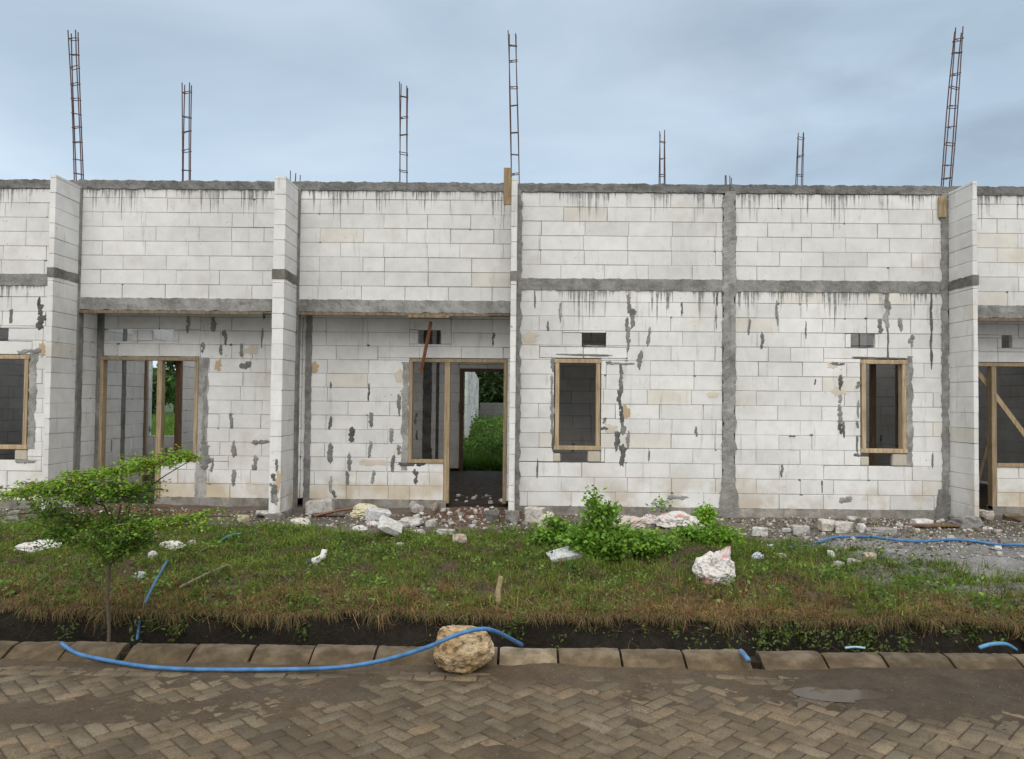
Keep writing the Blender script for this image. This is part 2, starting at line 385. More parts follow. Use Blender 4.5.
for i in range(len(jx) - 1):
    x0, x1 = jx[i], jx[i + 1]; g0, g1_ = .012, .012
    wide = abs(x0 - atz(109, 655, .07).x) < .02; drain = abs(x0 - atz(752, 655, .07).x) < .02
    x0 += .055 if (wide or drain) else random.uniform(.004, .012); x1 -= random.uniform(.004, .012)
    if abs(jx[i + 1] - atz(752, 655, .07).x) < .02: x1 -= .02
    n = 15; pr = kprof(); vs = []; dy = random.uniform(-.005, .005); dz = random.uniform(-.005, .003); tl = random.uniform(-.006, .006)
    tone = random.uniform(.8, 1.12); tc = (tone, tone * random.uniform(.97, 1.0), tone * random.uniform(.93, 1.0))
    if abs(jx[i] - atz(498, 655, .07).x) < .02: tc = (1.9, 2.0, 2.1)
    for s in range(n):
        x = x0 + (x1 - x0) * s / (n - 1); e = .003 if s in (0, n - 1) else 0
        for (y, z) in pr:
            d = .006 * mnoise.noise((x * 9, y * 12, z * 12)) + .005 * mnoise.noise((x * 31, y * 30, z * 30))
            vs.append((x, y + dy + d + e, z + dz + tl * (s / (n - 1) - .5) + d * .7 - e))
    m = len(pr); fs = [(s * m + j, (s + 1) * m + j, (s + 1) * m + j + 1, s * m + j + 1) for s in range(n - 1) for j in range(m - 1)]
    fs += [tuple(range(m)), tuple((n - 1) * m + j for j in range(m - 1, -1, -1))]
    mb.add(vs, fs, tc)
mb.box(-16, 16, KF + .10, KB - .01, -.4, .03, (.2, .17, .14))
tag(mb.build('kerb', M['kerb'], smooth=False), kind='structure')

# ------------------------------------------------------------------ masonry helpers
WHITE = (.75, .75, .735)
def sub(rects, o):
    out = []
    for (a0, a1, b0, b1) in rects:
        if o[1] <= a0 or o[0] >= a1 or o[3] <= b0 or o[2] >= b1: out.append((a0, a1, b0, b1)); continue
        if b0 < o[2]: out.append((a0, a1, b0, o[2]))
        if b1 > o[3]: out.append((a0, a1, o[3], b1))
        c0, c1 = max(b0, o[2]), min(b1, o[3])
        if a0 < o[0]: out.append((a0, o[0], c0, c1))
        if a1 > o[1]: out.append((o[1], a1, c0, c1))
    return out
def panel(mb, O, u, n, s0, s1, z0, z1, holes=(), datum=None, T_=T, smear=0., odd=0, L=.6, tone=1.0, grey=.028, joint=1.7):
    """coursed AAC block wall. mat 0 = block, 1 = mortar"""
    datum = z0 if datum is None else datum
    def PT(s, t, z): return (O[0] + u[0] * s + n[0] * t, O[1] + u[1] * s + n[1] * t, z)
    j0 = math.floor((z0 - datum) / .2 - 1e-6); j = j0
    while datum + j * .2 < z1 - 1e-4:
        b0, b1 = max(z0, datum + j * .2), min(z1, datum + (j + 1) * .2)
        off = (.0 if ((j + odd) % 2 == 0 or L > 1) else .3) + random.uniform(-.02, .02)
        s = s0 - off; cuts = [s0]
        if L > 1 and random.random() < .2: cuts.append(s0 + random.uniform(.15, .45))
        while s < s1:
            s += L * random.choice((1,) * 13 + (.5, .75)) if L > .3 else L
            if s0 + .06 < s < s1 - .06: cuts.append(s)
        cuts.append(s1)
        for i in range(len(cuts) - 1):
            rs = [(cuts[i], cuts[i + 1], b0, b1)]
            for h in holes: rs = sub(rs, h)
            for (a0, a1, c0, c1) in rs:
                if a1 - a0 < .012 or c1 - c0 < .012: continue
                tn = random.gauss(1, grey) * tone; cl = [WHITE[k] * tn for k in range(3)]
                q = random.random()
                if q < .03: cl = [cl[0] * .97, cl[1] * .94, cl[2] * .88]
                elif q < .10: cl = [cl[0] * .93, cl[1] * .93, cl[2] * .93]
                g = random.uniform(.0012, .004); jt = random.uniform(-.002, .0025); e = .0032
                jj = lambda: random.uniform(-.0022, .0022)
                A0, A1, B0, B1 = a0 + g, a1 - g, c0 + g, c1 - g * .9
                vs = []
                for (tt, ins) in ((jt, e), (jt - .006, 0), (-T_ - jt + .006, 0), (-T_ - jt, e)):
                    for (x, y) in ((A0 + ins, B0 + ins), (A1 - ins, B0 + ins), (A1 - ins, B1 - ins), (A0 + ins, B1 - ins)):
                        vs.append(PT(x + jj(), tt, y + jj()))
                fs = [(0, 1, 2, 3), (15, 14, 13, 12)] + [(r * 4 + k, (r + 1) * 4 + k, (r + 1) * 4 + (k + 1) % 4, r * 4 + (k + 1) % 4) for r in range(3) for k in range(4)]
                mb.add(vs, fs, cl, 0)
                # mortar core
                m0 = a0 if a0 in cuts[1:-1] else a0 + .010; m1 = a1 if a1 in cuts[1:-1] else a1 - .010
                n0 = c0 if c0 == b0 and b0 > z0 + .001 else c0 + .008; n1 = c1 if c1 == b1 and b1 < z1 - .001 else c1 - .008
                vs = [PT(x, t, z) for z in (n0, n1) for t in (-.006, -T_ + .006) for x in (m0, m1)]
                mb.add(vs, [(0, 1, 5, 4), (2, 6, 7, 3), (0, 4, 6, 2), (1, 3, 7, 5), (0, 2, 3, 1), (4, 5, 7, 6)], (joint * random.choice((.35, .7, 1, 1, 1.1, 1.2)),) * 3, 1)
                if random.random() < .16 and c1 - c0 > .1: blob(mb, PT, random.choice((a0, a1)) + random.uniform(-.012, .012), random.choice((c0, c1)) + random.uniform(-.008, .008), random.uniform(.008, .026), random.uniform(.006, .016), (random.uniform(.4, 1.2),) * 3, 1, .005, 10)
                if random.random() < smear and c1 - c0 > .1 and a1 < s1 - .05:
                    smear_at(mb, PT, a1 + random.uniform(-.01, .01), (c0 + c1) / 2 + random.uniform(-.05, .05), random.uniform(.012, .03), random.uniform(.05, .11))
        j += 1
def blob(mb, PT, s, z, w, h, col=(.75, .75, .75), m=1, th=.007, n=18):
    ph = random.uniform(0, 9); vs = []; ring = []
    for sc, t in ((1, .0015), (.72, th), (.3, th * 1.25)):
        for i in range(n):
            a = 2 * math.pi * i / n
            r = 1 + .5 * mnoise.noise((math.cos(a) * 1.7 + ph, math.sin(a) * 1.7, s * 3)) + .45 * mnoise.noise((math.cos(a) * 4 + ph, math.sin(a) * 4, s * 3))
            vs.append(PT(s + w * r * sc * math.cos(a), t, z + h * r * sc * math.sin(a)))
    fs = [(r * n + i, r * n + (i + 1) % n, (r + 1) * n + (i + 1) % n, (r + 1) * n + i) for r in range(2) for i in range(n)]
    fs.append(tuple(2 * n + i for i in range(n)))
    mb.add(vs, fs, col, m)
def smear_at(mb, PT, x, z, w, h):
    tn = random.choice([.6, .85, 1., 1.2, 1.4]); n = 3 if h < .2 else 9; w *= 1.2
    for q in range(n):
        f = (q / (n - 1) - .5) * 1.7; ow = random.uniform(-.4, .4); k = random.uniform(.95, 1.4); t2 = tn * random.uniform(.85, 1.15)
        if h >= w: blob(mb, PT, x + ow * w, z + f * h * .8, w * random.uniform(.45, 1.), max(h * 1.5 / n, .012) * k, (t2,) * 3, 1, random.uniform(.004, .010))
        else: blob(mb, PT, x + f * w * .8, z + ow * h, max(w * 1.6 / n, .012) * k, h * random.uniform(.5, 1.), (t2,) * 3, 1, random.uniform(.004, .010))
def rough(mb, x0, x1, y0, y1, z0, z1, amp=.006, edge=.0, col=(1, 1, 1), m=0, step=.035, seed=0.):
    """box of cast concrete with uneven faces; edge = extra wander of the face outline"""
    d = (x1 - x0, y1 - y0, z1 - z0); ax = max(range(3), key=lambda i: d[i])
    n = max(2, int(d[ax] / step)); o = [i for i in range(3) if i != ax]; lo = (x0, y0, z0)
    prof = []; K = 4
    for k in range(K): prof.append((k / K, 0))
    for k in range(K): prof.append((1, k / K))
    for k in range(K): prof.append((1 - k / K, 1))
    for k in range(K): prof.append((0, 1 - k / K))
    vs = []
    for i in range(n + 1):
        for (a, b) in prof:
            p = [0, 0, 0]; p[ax] = lo[ax] + d[ax] * i / n; p[o[0]] = lo[o[0]] + d[o[0]] * a; p[o[1]] = lo[o[1]] + d[o[1]] * b
            q = Vector(p) * 14 + Vector((seed, seed * 2, 0))
            nv = mnoise.noise(q) * amp + mnoise.noise(q * 3) * amp * .5
            c = [(a - .5) * 2, (b - .5) * 2]
            for t in range(2):
                kq = (1 if abs(c[t]) > .99 else 0)
                other = d[o[t]]
                ed = edge * (mnoise.noise(Vector((p[ax] * 6 + seed, c[t] * 7, 3))) + .6 * mnoise.noise(Vector((p[ax] * 19 + seed, c[t] * 7, 8)))) if o[t] != 1 else 0
                p[o[t]] += c[t] * (nv * kq + ed)
            vs.append(tuple(p))
    m_ = len(prof)
    fs = [(i * m_ + k, i * m_ + (k + 1) % m_, (i + 1) * m_ + (k + 1) % m_, (i + 1) * m_ + k) for i in range(n) for k in range(m_)]
    if ax != 1: pass
    fs += [tuple(range(m_ - 1, -1, -1)), tuple(n * m_ + k for k in range(m_))]
    mb.add(vs, fs, col, m)
def taper(mb, xc, z0, z1, k):
    mb.v = [(xc + (x - xc) * (1 - k * min(1, max(0, (z - z0) / (z1 - z0))) ** .7), y + (W - .02 - y) * .6 * min(1, max(0, (z - z0) / (z1 - z0))), z) for x, y, z in mb.v]
FX, FY = (1, 0), (0, 1)
def front(Y): return lambda s, t, z: (s, Y - t, z)

BW = [M['block_w'], M['mortar']]; BU = [M['block_u'], M['mortar']]; BI = [M['block'], M['mortar']]

# ---- smears seen on the walls, (pixel x, pixel y, half width m, half height m)
SM = dict(
 h2=[(629,303,.03,.10),(632,318,.035,.10),(629,335,.03,.11),(628,346,.02,.07),(649,336,.022,.10),(612,363,.06,.022),(626,364,.08,.02),(640,360,.03,.10),(621,372,.022,.09),(621,385,.028,.09),(620,399,.032,.12),(621,414,.026,.09),(623,428,.03,.08),(617,440,.035,.11),(628,440,.03,.10),(622,455,.045,.12),(604,421,.02,.03),(604,428,.035,.03),(677,497,.09,.035),(696,431,.018,.06),(553,365,.03,.08),(552,385,.018,.12),(552,403,.02,.10),(552,423,.02,.12),(553,443,.02,.10),(586,355,.25,.016),(535,300,.012,.1),(548,326,.015,.05),(560,312,.012,.12),(595,346,.1,.012),(668,300,.012,.1),(716,318,.012,.12)],
 h3=[(840,383,.03,.09),(840,399,.022,.05),(840,414,.04,.11),(840,428,.022,.06),(838,364,.06,.025),(887,300,.045,.12),(887,318,.035,.15),(880,326,.03,.08),(901,325,.03,.08),(762,341,.03,.09),(777,313,.02,.14),(858,385,.03,.04),(858,410,.02,.10),(857,425,.02,.04),(749,326,.025,.09),(782,470,.03,.07),(822,487,.012,.07),(845,500,.06,.04),(815,382,.012,.03),(880,358,.24,.014),(792,436,.03,.012),(857,455,.03,.03),(931,330,.016,.6),(888,345,.012,.3),(806,330,.01,.1)],
 a=[(231,421,.03,.09),(234,449,.035,.09),(234,478,.03,.09),(212,465,.025,.09),(188,324,.03,.09),(213,324,.035,.10),(225,338,.03,.09),(242,350,.03,.07),(203,348,.03,.06),(220,350,.03,.07),(261,442,.09,.03),(255,463,.035,.09),(204,420,.035,.8),(205,455,.06,.25),(245,365,.06,.05)],
 b=[(330,423,.03,.08),(352,435,.035,.09),(372,420,.03,.09),(391,435,.03,.08),(330,452,.035,.11),(370,450,.03,.10),(350,462,.03,.10),(393,463,.03,.09),(347,478,.03,.09),(373,477,.025,.08),(416,477,.035,.09),(331,484,.025,.1),(399,405,.03,.12),(399,450,.03,.05),(412,464,.12,.06),(331,385,.015,.04),(334,494,.03,.04)],
 h1=[(40,307,.04,.10),(41,322,.05,.08),(12,317,.03,.08),(30,352,.12,.05),(25,462,.1,.04)])
TAN = dict(h2=[(713,395,.09,.05),(530,338,.11,.08),(626,412,.05,.09),(611,428,.10,.06)], h3=[(838,392,.10,.07),(832,366,.08,.06)], a=[(218,366,.06,.085),(252,350,.11,.07)], b=[(315,367,.06,.09),(399,377,.07,.10),(404,392,.06,.05),(372,463,.22,.05)], h1=[(42,349,.045,.10)])
def smears(mb, key, Y):
    PT = front(Y)
    for (px, py, w, h) in SM[key]:
        p = at(px, py, Y); smear_at(mb, PT, p.x, p.z, w, h)
    for (px, py, w, h) in TAN[key]:
        p = at(px, py, Y); blob(mb, PT, p.x, p.z, w, h, (.52, .40, .26) if w < .065 else (.62, .57, .48), 0, .003)

def rebar(parent, base, top, gap=.095, stick=None, ties=8, depth=.05):
    """projecting column cage: four bars with stirrups"""
    base = Vector(base); top = Vector(top); d = top - base; L = d.length; t = d / L
    ux = Vector((1, 0, 0)); ux = (ux - t * ux.dot(t)).normalized(); uy = t.cross(ux)
    root = empty('rebar_column', base); root.parent = parent; root.location = base - parent.location
    def mk(name, mb):
        o = mb.build(name, M['steel']); o.parent = root; o.location = -base; return o
    rust = (.115, .07, .06)
    cor = [(-gap / 2, -depth / 2), (gap / 2, -depth / 2), (gap / 2, depth / 2), (-gap / 2, depth / 2)]
    for k, (a, b) in enumerate(cor):
        mb = MB(); e = random.uniform(-.03, .05); pts = []
        for i in range(7):
            f = i / 6; pts.append(base - t * .12 + ux * a + uy * b + t * (L + .12 - e) * f + ux * (.012 * math.sin(f * 4 + k) * f) + uy * .01 * math.sin(f * 5 + k * 2) * f)
        mb.tube(pts, .0078, 6, rust); mk('bar', mb)
    for i in range(ties):
        f = (i + .5 + random.uniform(-.18, .18)) / ties; c = base + d * f; ti = random.uniform(-.16, .16) * gap; tj = random.uniform(-.2, .2) * gap
        mb = MB(); q = [c + ux * a * 1.12 + uy * b * 1.12 + t * (ti * a / gap * 2 + tj * b / gap * 2) for a, b in cor]
        mb.tube(q + [q[0], q[0] + ux * .05 - t * .01], .0062, 5, rust); mk('stirrup', mb)
    return root
def stub(parent, x, y, z, h=.16):
    root = empty('rebar_column', (x, y, z)); root.parent = parent; root.location = Vector((x, y, z)) - parent.location
    for a, b in ((-.05, -.04), (-.01, .04), (.02, -.04), (.055, .04)):
        mb = MB(); mb.tube([(x + a, y + b, z - .1), (x + a + random.uniform(-.01, .01), y + b, z + h * random.uniform(.6, 1.))], .0065, 6, (.12, .09, .08))
        o = mb.build('bar', M['steel']); o.parent = root; o.location = -Vector((x, y, z))

def frame_mesh(parent, name, bars, mat, tone=1.):
    mb = MB()
    for (x0, x1, y0, y1, z0, z1) in bars:
        t = tone * random.uniform(.88, 1.1); mb.box(x0, x1, y0, y1, z0, z1, (t, t, t), 0, .004)
    return mb.build(name, mat, parent)

FB = .056
def window(parent, px0, py0, px1, py1):
    x0, x1, z0, z1 = rect(px0, py0, px1, py1, W)
    y0, y1 = W - .018, W + .10
    frame_mesh(parent, 'window_frame', [(x0 - .015, x1 + .015, y0 - .004, y1, z1 - FB, z1), (x0 - .015, x1 + .015, y0 - .006, y1, z0, z0 + FB), (x0, x0 + FB, y0, y1 - .003, z0 + FB - .001, z1 - FB + .001), (x1 - FB, x1, y0, y1 - .003, z0 + FB - .001, z1 - FB + .001)], M['wood'], 1.1)
    return x0, x1, z0, z1

def bay(parent, key, xa, xb, win, below, vent, odd):
    """front wall of a window bay between xa and xb"""
    x0, x1, z0, z1 = window(parent, *win)
    zb = at((win[0] + win[2]) / 2, below, W).z
    v = rect(*vent, W)
    holes = [(x0 - .012, x1 + .012, zb, z1 + .012), v]
    mb = MB(); panel(mb, (0, W), FX, (0, -1), xa, xb, ZB, ZMID0 + .01, holes, ZB, smear=.05, odd=odd)
    smears(mb, key, W)
    # broken corner blocks left under the frame
    for (a, b, hh) in ((x0 - .015, x0 + .13 * random.uniform(.6, 1), .7), (x1 - random.uniform(.15, .3), x1 + .01, .95)):
        mb.box(a, b, W - .012, W + .06, zb + .002, zb + (z0 - zb) * hh, (.52, .48, .40), 0, .012)
    mb.build('window_bay_wall', BW, parent)
    mb = MB(); panel(mb, (0, W), FX, (0, -1), xa, xb, ZMID1 - .01, ZTB0 + .01, [], ZMID1 - .01, odd=odd + 1, tone=.97); mb.build('upper_wall', BU, parent)
    mb = MB(); xm = (v[0] + v[1]) / 2 - .03
    mb.tube([(xm, W + .05, v[2] - .02), (xm, W + .05, v[3] + .02)], .008, 6, (.06, .05, .05)); mb.tube([(v[0] - .02, W + .055, v[2] + .03), (v[1] + .02, W + .055, v[2] + .035)], .007, 6, (.06, .05, .05))
    mb.build('vent_bar', M['steel'], parent)
    mb = MB(); rough(mb, xa - .02, xb + .02, W - .012, W + .095, ZMID0, ZMID1, .007, .010, (.95, .95, .95), seed=odd + xa)
    mb.build('tie_beam', M['concrete'], parent)

def porch(parent, key, xa, xb, frame, door_left, sill, vents, odd):
    """recessed entrance wall with a timber door and window frame, upper wall and lintel above it"""
    mb = MB(); panel(mb, (0, W), FX, (0, -1), xa, xb, ZL1 - .01, ZTB0 + .01, [], ZL1 - .01, odd=odd, tone=.95); mb.build('upper_wall', BU, parent)
    mb = MB(); rough(mb, xa - .01, xb + .01, W - .02, W + .11, ZL0, ZL1, .008, .008, (1.05, 1.05, 1.05), seed=xa); mb.build('lintel_beam', M['concrete'], parent)
    mb = MB(); mb.box(xa - .06, xb - .02, W - .03, W + .14, ZL0 - .034, ZL0 - .007, (1, 1, 1), 0, .003)
    mb.box(xa + .02, xb - .3, W - .045, W - .022, ZL0 - .05, ZL0 - .008, (1.1, 1.05, 1), 0, .003)
    mb.build('formwork_board', M['formwork'], parent)
    xl, xr, mx0, mx1, zt = frame
    dx0, dx1 = (xl, mx1) if door_left else (mx0, xr)
    wx0, wx1 = (mx0, xr) if door_left else (xl, mx1)
    holes = [(dx0, dx1, 0, zt + .01), (wx0 + .03, wx1 - .03, sill, zt + .01), (min(wx0, wx1), max(wx0, wx1), sill, zt + .01)] + list(vents)
    mb = MB(); panel(mb, (0, R), FX, (0, -1), xa, xb, ZB, 3.7, holes, ZB, smear=.04, odd=odd + 1); smears(mb, key, R); mb.build('porch_wall', [M['block_p'], M['mortar']], parent)
    y0, y1 = R - .02, R + .095; f = .05
    bars = [(xl, xr, y0 - .003, y1, zt - f, zt), (xl, xl + f, y0, y1, ZB - .04 if door_left else sill, zt - f), (xr - f, xr, y0, y1, sill if door_left else ZB - .04, zt - f), (mx0, mx1, y0 + .002, y1, ZB - .04, zt - f)]
    bars.append((mx1, xr - f, y0, y1, sill, sill + f) if door_left else (xl + f, mx0, y0, y1, sill, sill + f))
    frame_mesh(parent, 'door_frame', bars, M['wood'], .92)
    mb = MB(); rough(mb, wx0 - .0, wx1 + .0, R - .012, R + .08, ZB - .02, ZB - .01 + .0, .003); 

def xwall(parent, name, x0, x1, y0, y1, z0, z1, holes=(), smear=.04, mats=None, odd=0):
    mb = MB(); panel(mb, (x1, 0), FY, (1, 0), y0, y1, z0, z1, holes, z0, T_=x1 - x0, smear=smear, odd=odd)
    return mb.build(name, mats or BI, parent)
def ywall(parent, name, xa, xb, y, z0, z1, holes=(), odd=0):
    mb = MB(); panel(mb, (0, y), FX, (0, -1), xa, xb, z0, z1, holes, z0, smear=.10, odd=odd)
    return mb.build(name, BI, parent)
def column(parent, x0, x1, y0, y1, z0, z1, amp=.006, edge=.012, tone=1.):
    mb = MB(); rough(mb, x0, x1, y0, y1, z0, z1, amp, edge, (tone, tone, tone), seed=x0 * 3 + y0); return mb.build('column', M['concrete'], parent)
def wing(parent, x0, x1, odd=0, cap=None):
    """short block wing wall projecting towards the road"""
    mb = MB(); y0 = W - .6
    leaves = [(x0, x1)]
    for (a, b) in leaves:
        panel(mb, (b, 0), FY, (1, 0), y0, W - .025, .2, ZMID0 + .05, [], .2, T_=b - a, odd=0, smear=0, L=1.3)
        panel(mb, (b, 0), FY, (1, 0), y0 + .004, W - .025, ZMID1 - .02, 4.60, [], ZMID1 - .02, T_=b - a, odd=0, L=1.3)
    if x1 - x0 > .1:
        PT = lambda s, t, z: (s, y0 - t - .002, z)
        for i in range(7): smear_at(mb, PT, random.uniform(x0 + .03, x1 - .04), random.uniform(.35, .98), random.uniform(.018, .035), random.uniform(.025, .06))
        blob(mb, PT, x1 - .03, .62, .03, .12, (.52, .40, .25), 0, .003)
    mb.build('wing_wall', BI, parent)
    mb = MB(); rough(mb, x0 - .008, x1 + .008, y0 - .008, W - .02, ZMID0 + .03, ZMID1 - .005, .006, .008, (.75, .72, .68), seed=x0); mb.build('wing_band', M['concrete'], parent)
    mb = MB(); rough(mb, x0 - .03, x1 + .03, y0 - .03, W, -.05, .20, .03, .03, (.95, .9, .84), seed=x0 + 9); mb.build('wing_footing', M['concrete'], parent)

def ring(parent, xa, xb):
    mb = MB(); rough(mb, xa, xb, W - .016, W + .11, ZTB0, ZTB1, .010, .010, (.72, .73, .74), step=.025, seed=xa); mb.build('ring_beam', M['concrete'], parent)
def footing(parent, xa, xb, y=W, tone=1.):
    mb = MB(); rough(mb, xa, xb, y - .03, y + .12, -.1, ZB + .003, .010, .012, (tone * 1.1, tone * 1.05, tone * .98), seed=xa); mb.build('foundation', M['concrete'], parent)
def floor(parent, x0, x1):
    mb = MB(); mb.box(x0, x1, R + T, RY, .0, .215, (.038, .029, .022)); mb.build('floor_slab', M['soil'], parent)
def doorway(parent, x0, x1, y0, y1, zt):
    frame_mesh(parent, 'inner_door_frame', [(x0 - .02, x1 + .02, y0, y0 + .05, .22, zt), (x0 - .02, x1 + .02, y1 - .05, y1, .22, zt), (x0 - .021, x1 + .021, y0, y1, zt, zt + .05)], M['wood_dark'])

F1 = (-6.185, -6.11); F2 = (-3.235, -3.085); F3 = (-.135, -.06); F4 = (5.83, 5.89); F5 = (8.83, 8.98); C12 = (2.765, 2.935); CL = (-9.15, -8.98)

# ---- left house
H1 = empty('unfinished_house', (-6.1, W, ZB)); tag(H1, 'roofless white block house on the left, behind the flat-layered sapling', 'house', 'row of unfinished houses')
bay(H1, 'h1', CL[1], F1[0] + .01, (-17, 355, 28, 449), 460, (-16, 328, 8, 341), 0)
zt = at(150, 357, R).z
porch(H1, 'a', F1[1], F2[0], (at(100, 400, R).x, at(198, 400, R).x, at(157, 400, R).x, at(162, 400, R).x, zt), True, at(175, 461, R).z, [rect(107, 329, 132, 341, R), rect(152, 329, 173, 341, R)], 0)
ring(H1, CL[0], F2[0] + .07)
wing(H1, *F1); wing(H1, *F2)
column(H1, F1[1] - .004, F1[1] + .022, W - .03, W + .10, .2, 4.6, .004, 0, .9)
column(H1, F1[1] - .004, F1[1] + .10, R - .012, R + .09, .2, 3.65, .006, .01, .85)
column(H1, *CL, W - .012, W + .09, .15, ZTB0 + .02, .006, .012)
column(H1, at(197, 400, R).x - .005, at(208, 400, R).x, R - .004, R + .078, at(180, 500, R).z, zt, .003, .02, 1.35)
xwall(H1, 'side_wall', *F1, W + T, RY, ZB, 4.5, [(12.62, 14.02, 0, 2.42)]); doorway(H1, *F1, 12.62, 14.02, 2.37)
column(H1, F1[1] - .01, F1[1] + .008, 11.9, 12.02, .2, 4.5, .004, 0, .8)
xwall(H1, 'party_wall', F2[0], F2[0] + .071, R + T, RY, ZB, 4.5, odd=1)
xwall(H1, 'party_wall', CL[0], CL[0] + .071, W + T, RY, ZB, 4.5, odd=1)
ywall(H1, 'partition_wall', CL[1], -6.85, 14.25, ZB, 4.5)
ywall(H1, 'rear_wall', CL[1], F2[0], RY, ZB, 4.5, [(-7.85, -7.05, .88, 2.6), (-5.2, -4.3, 0, 2.4)])
mb = MB(); mb.box(CL[1], F1[0], W + T + .01, 13.2, 4.42, 4.5); mb.build('added_shade_deck', M['wood_dark'], H1)  # added deck, out of view, keeps the window room dim
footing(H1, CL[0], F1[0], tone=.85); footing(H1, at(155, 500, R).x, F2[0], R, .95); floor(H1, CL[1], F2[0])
p = at(187, 180, R + .03); rebar(H1, (p.x, R + .04, 3.65), (at(187, 84, R + .03).x, R + .04, at(187, 84, R + .03).z), .105, ties=9)
rebar(H1, (at(77, 178, W).x, W + .05, ZTB1 - .02), (at(71.5, 29, W).x, W + .05, at(73, 29, W).z), .10, ties=10)
stub(H1, at(294, 176, W).x, W + .05, ZTB1)
mb = MB(); p0 = gp(88, 506); a, b = at(86, 459, W + .2), at(91, 480, W + .2)
def strip(parent, pxa, pya, pxb, pyb, Y, tone=1.25):
    x0, x1, z0, z1 = rect(pxa, pya, pxb, pyb, Y); mb = MB(); rough(mb, x0, x1, Y - .006, Y + T + .004, z0, z1, .004, .034, (tone,) * 3, seed=pxa); mb.build('mortar_strip', M['concrete'], parent)
strip(H1, 29, 352, 36, 449, W)
# ---- middle house
H2 = empty('unfinished_house', (-.07, W, ZB)); tag(H2, 'roofless white block house in the middle, with the see-through doorway', 'house', 'row of unfinished houses')
bay(H2, 'h2', F3[1] + .02, C12[0], (555, 359, 600, 450), 462, (582, 333, 606, 347), 1)
zt = at(455, 359, R).z
porch(H2, 'b', F2[1], F3[0], (at(409, 400, R).x, at(507, 400, R).x, at(444.5, 400, R).x, at(450, 400, R).x, zt), False, at(425, 463, R).z, [rect(418, 330, 441, 344, R)], 1)
strip(H2, 402, 362, 408.5, 470, R); ring(H2, F2[0] + .08, (C12[0] + C12[1]) / 2)
wing(H2, *F3)
column(H2, F2[1] - .004, F2[1] + .03, W - .03, W + .10, .2, 4.6, .004, 0, .85)
column(H2, F2[1] - .004, F2[1] + .085, R - .012, R + .09, .2, 3.65, .006, .01, .85)
column(H2, F3[1] - .01, F3[1] + .065, W - .02, W + .09, .15, ZTB0 + .02, .008, .03, 1.0)
column(H2, *C12, W - .022, W + .09, .0, ZTB0 + .02, .008, .04, 1.15)
mb = MB(); rough(mb, C12[0] - .10, C12[1] + .10, W - .045, W + .02, -.05, .62, .012, .04, (1.25, 1.22, 1.16), seed=4); taper(mb, (C12[0] + C12[1]) / 2, 0, .62, .5); mb.build('column_base', M['mortar'], H2)
xwall(H2, 'side_wall', *F3, W + T, RY, ZB, 4.5, [(13.0, 13.9, 0, 2.42)]); doorway(H2, *F3, 13.0, 13.9, 2.37)
xwall(H2, 'party_wall', F2[1] - .071, F2[1], R + T, RY, ZB, 4.5, odd=0)
xwall(H2, 'party_wall', C12[0] + .01, C12[0] + .08, W + T, RY, ZB, 4.5, odd=1)
ywall(H2, 'partition_wall', F3[1], C12[0], 12.6, ZB, 4.3)
rd0, rd1 = at(462, 400, RY).x, at(462, 400, RY).x + .95
ywall(H2, 'rear_wall', F2[1], C12[0], RY, ZB, 4.5, [(rd0, rd1, 0, at(480, 370, RY).z), (.9, 1.6, 1.0, 2.4)])
column(H2, at(423, 400, RY).x, at(431.5, 400, RY).x, RY - .03, RY + .05, .2, 4.4, .006, .01, .55)
column(H2, at(436, 400, RY).x, at(439, 400, RY).x, RY - .02, RY + .05, .2, 4.4, .006, .0, .5)
frame_mesh(H2, 'rear_door_frame', [(rd0 - .05, rd0 + .03, RY - .03, RY + .08, .2, at(480, 370, RY).z), (rd1 - .03, rd1 + .05, RY - .03, RY + .08, .2, at(480, 370, RY).z), (rd0 - .05, rd1 + .05, RY - .031, RY + .081, at(480, 370, RY).z - .04, at(480, 370, RY).z + .03)], M['wood_dark'], .7)
mb = MB(); mb.box(F3[1], C12[0], W + T + .01, 12.15, 4.2, 4.26); mb.build('added_shade_deck', M['wood_dark'], H2)  # unseen cover added to cut skylight behind the window
mb = MB(); mb.box(F2[1], F3[0], 13.4, 16.45, 4.2, 4.26); mb.build('added_shade_deck', M['wood_dark'], H2)  # unseen cover added to darken the rear wall around the back door
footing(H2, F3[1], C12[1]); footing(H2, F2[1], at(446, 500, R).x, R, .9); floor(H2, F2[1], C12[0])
p = at(404, 84, R + .03); rebar(H2, (p.x + .02, R + .04, 3.65), (p.x, R + .04, p.z), .105, ties=9)
rebar(H2, (at(515.5, 178, W).x, W + .05, ZTB1 - .02), (at(512.5, 30, W).x, W + .05, at(512, 30, W).z), .105, ties=7)
p = at(662.5, 131, 12.65); rebar(H2, (p.x, 12.65, 4.25), (p.x, 12.65, p.z), .085, ties=6)
stub(H2, at(729, 180, W).x, W + .05, ZTB1)
# board nailed to the wing wall top
x0, x1, z0, z1 = rect(503, 168, 511, 205, W - .55)
mb = MB(); mb.box(F3[0] - .105, F3[0] - .004, W - .57, W - .545, z0, z1, (.72, .70, .66), 0, .003); mb.build('nailed_board', M['wood'], H2)
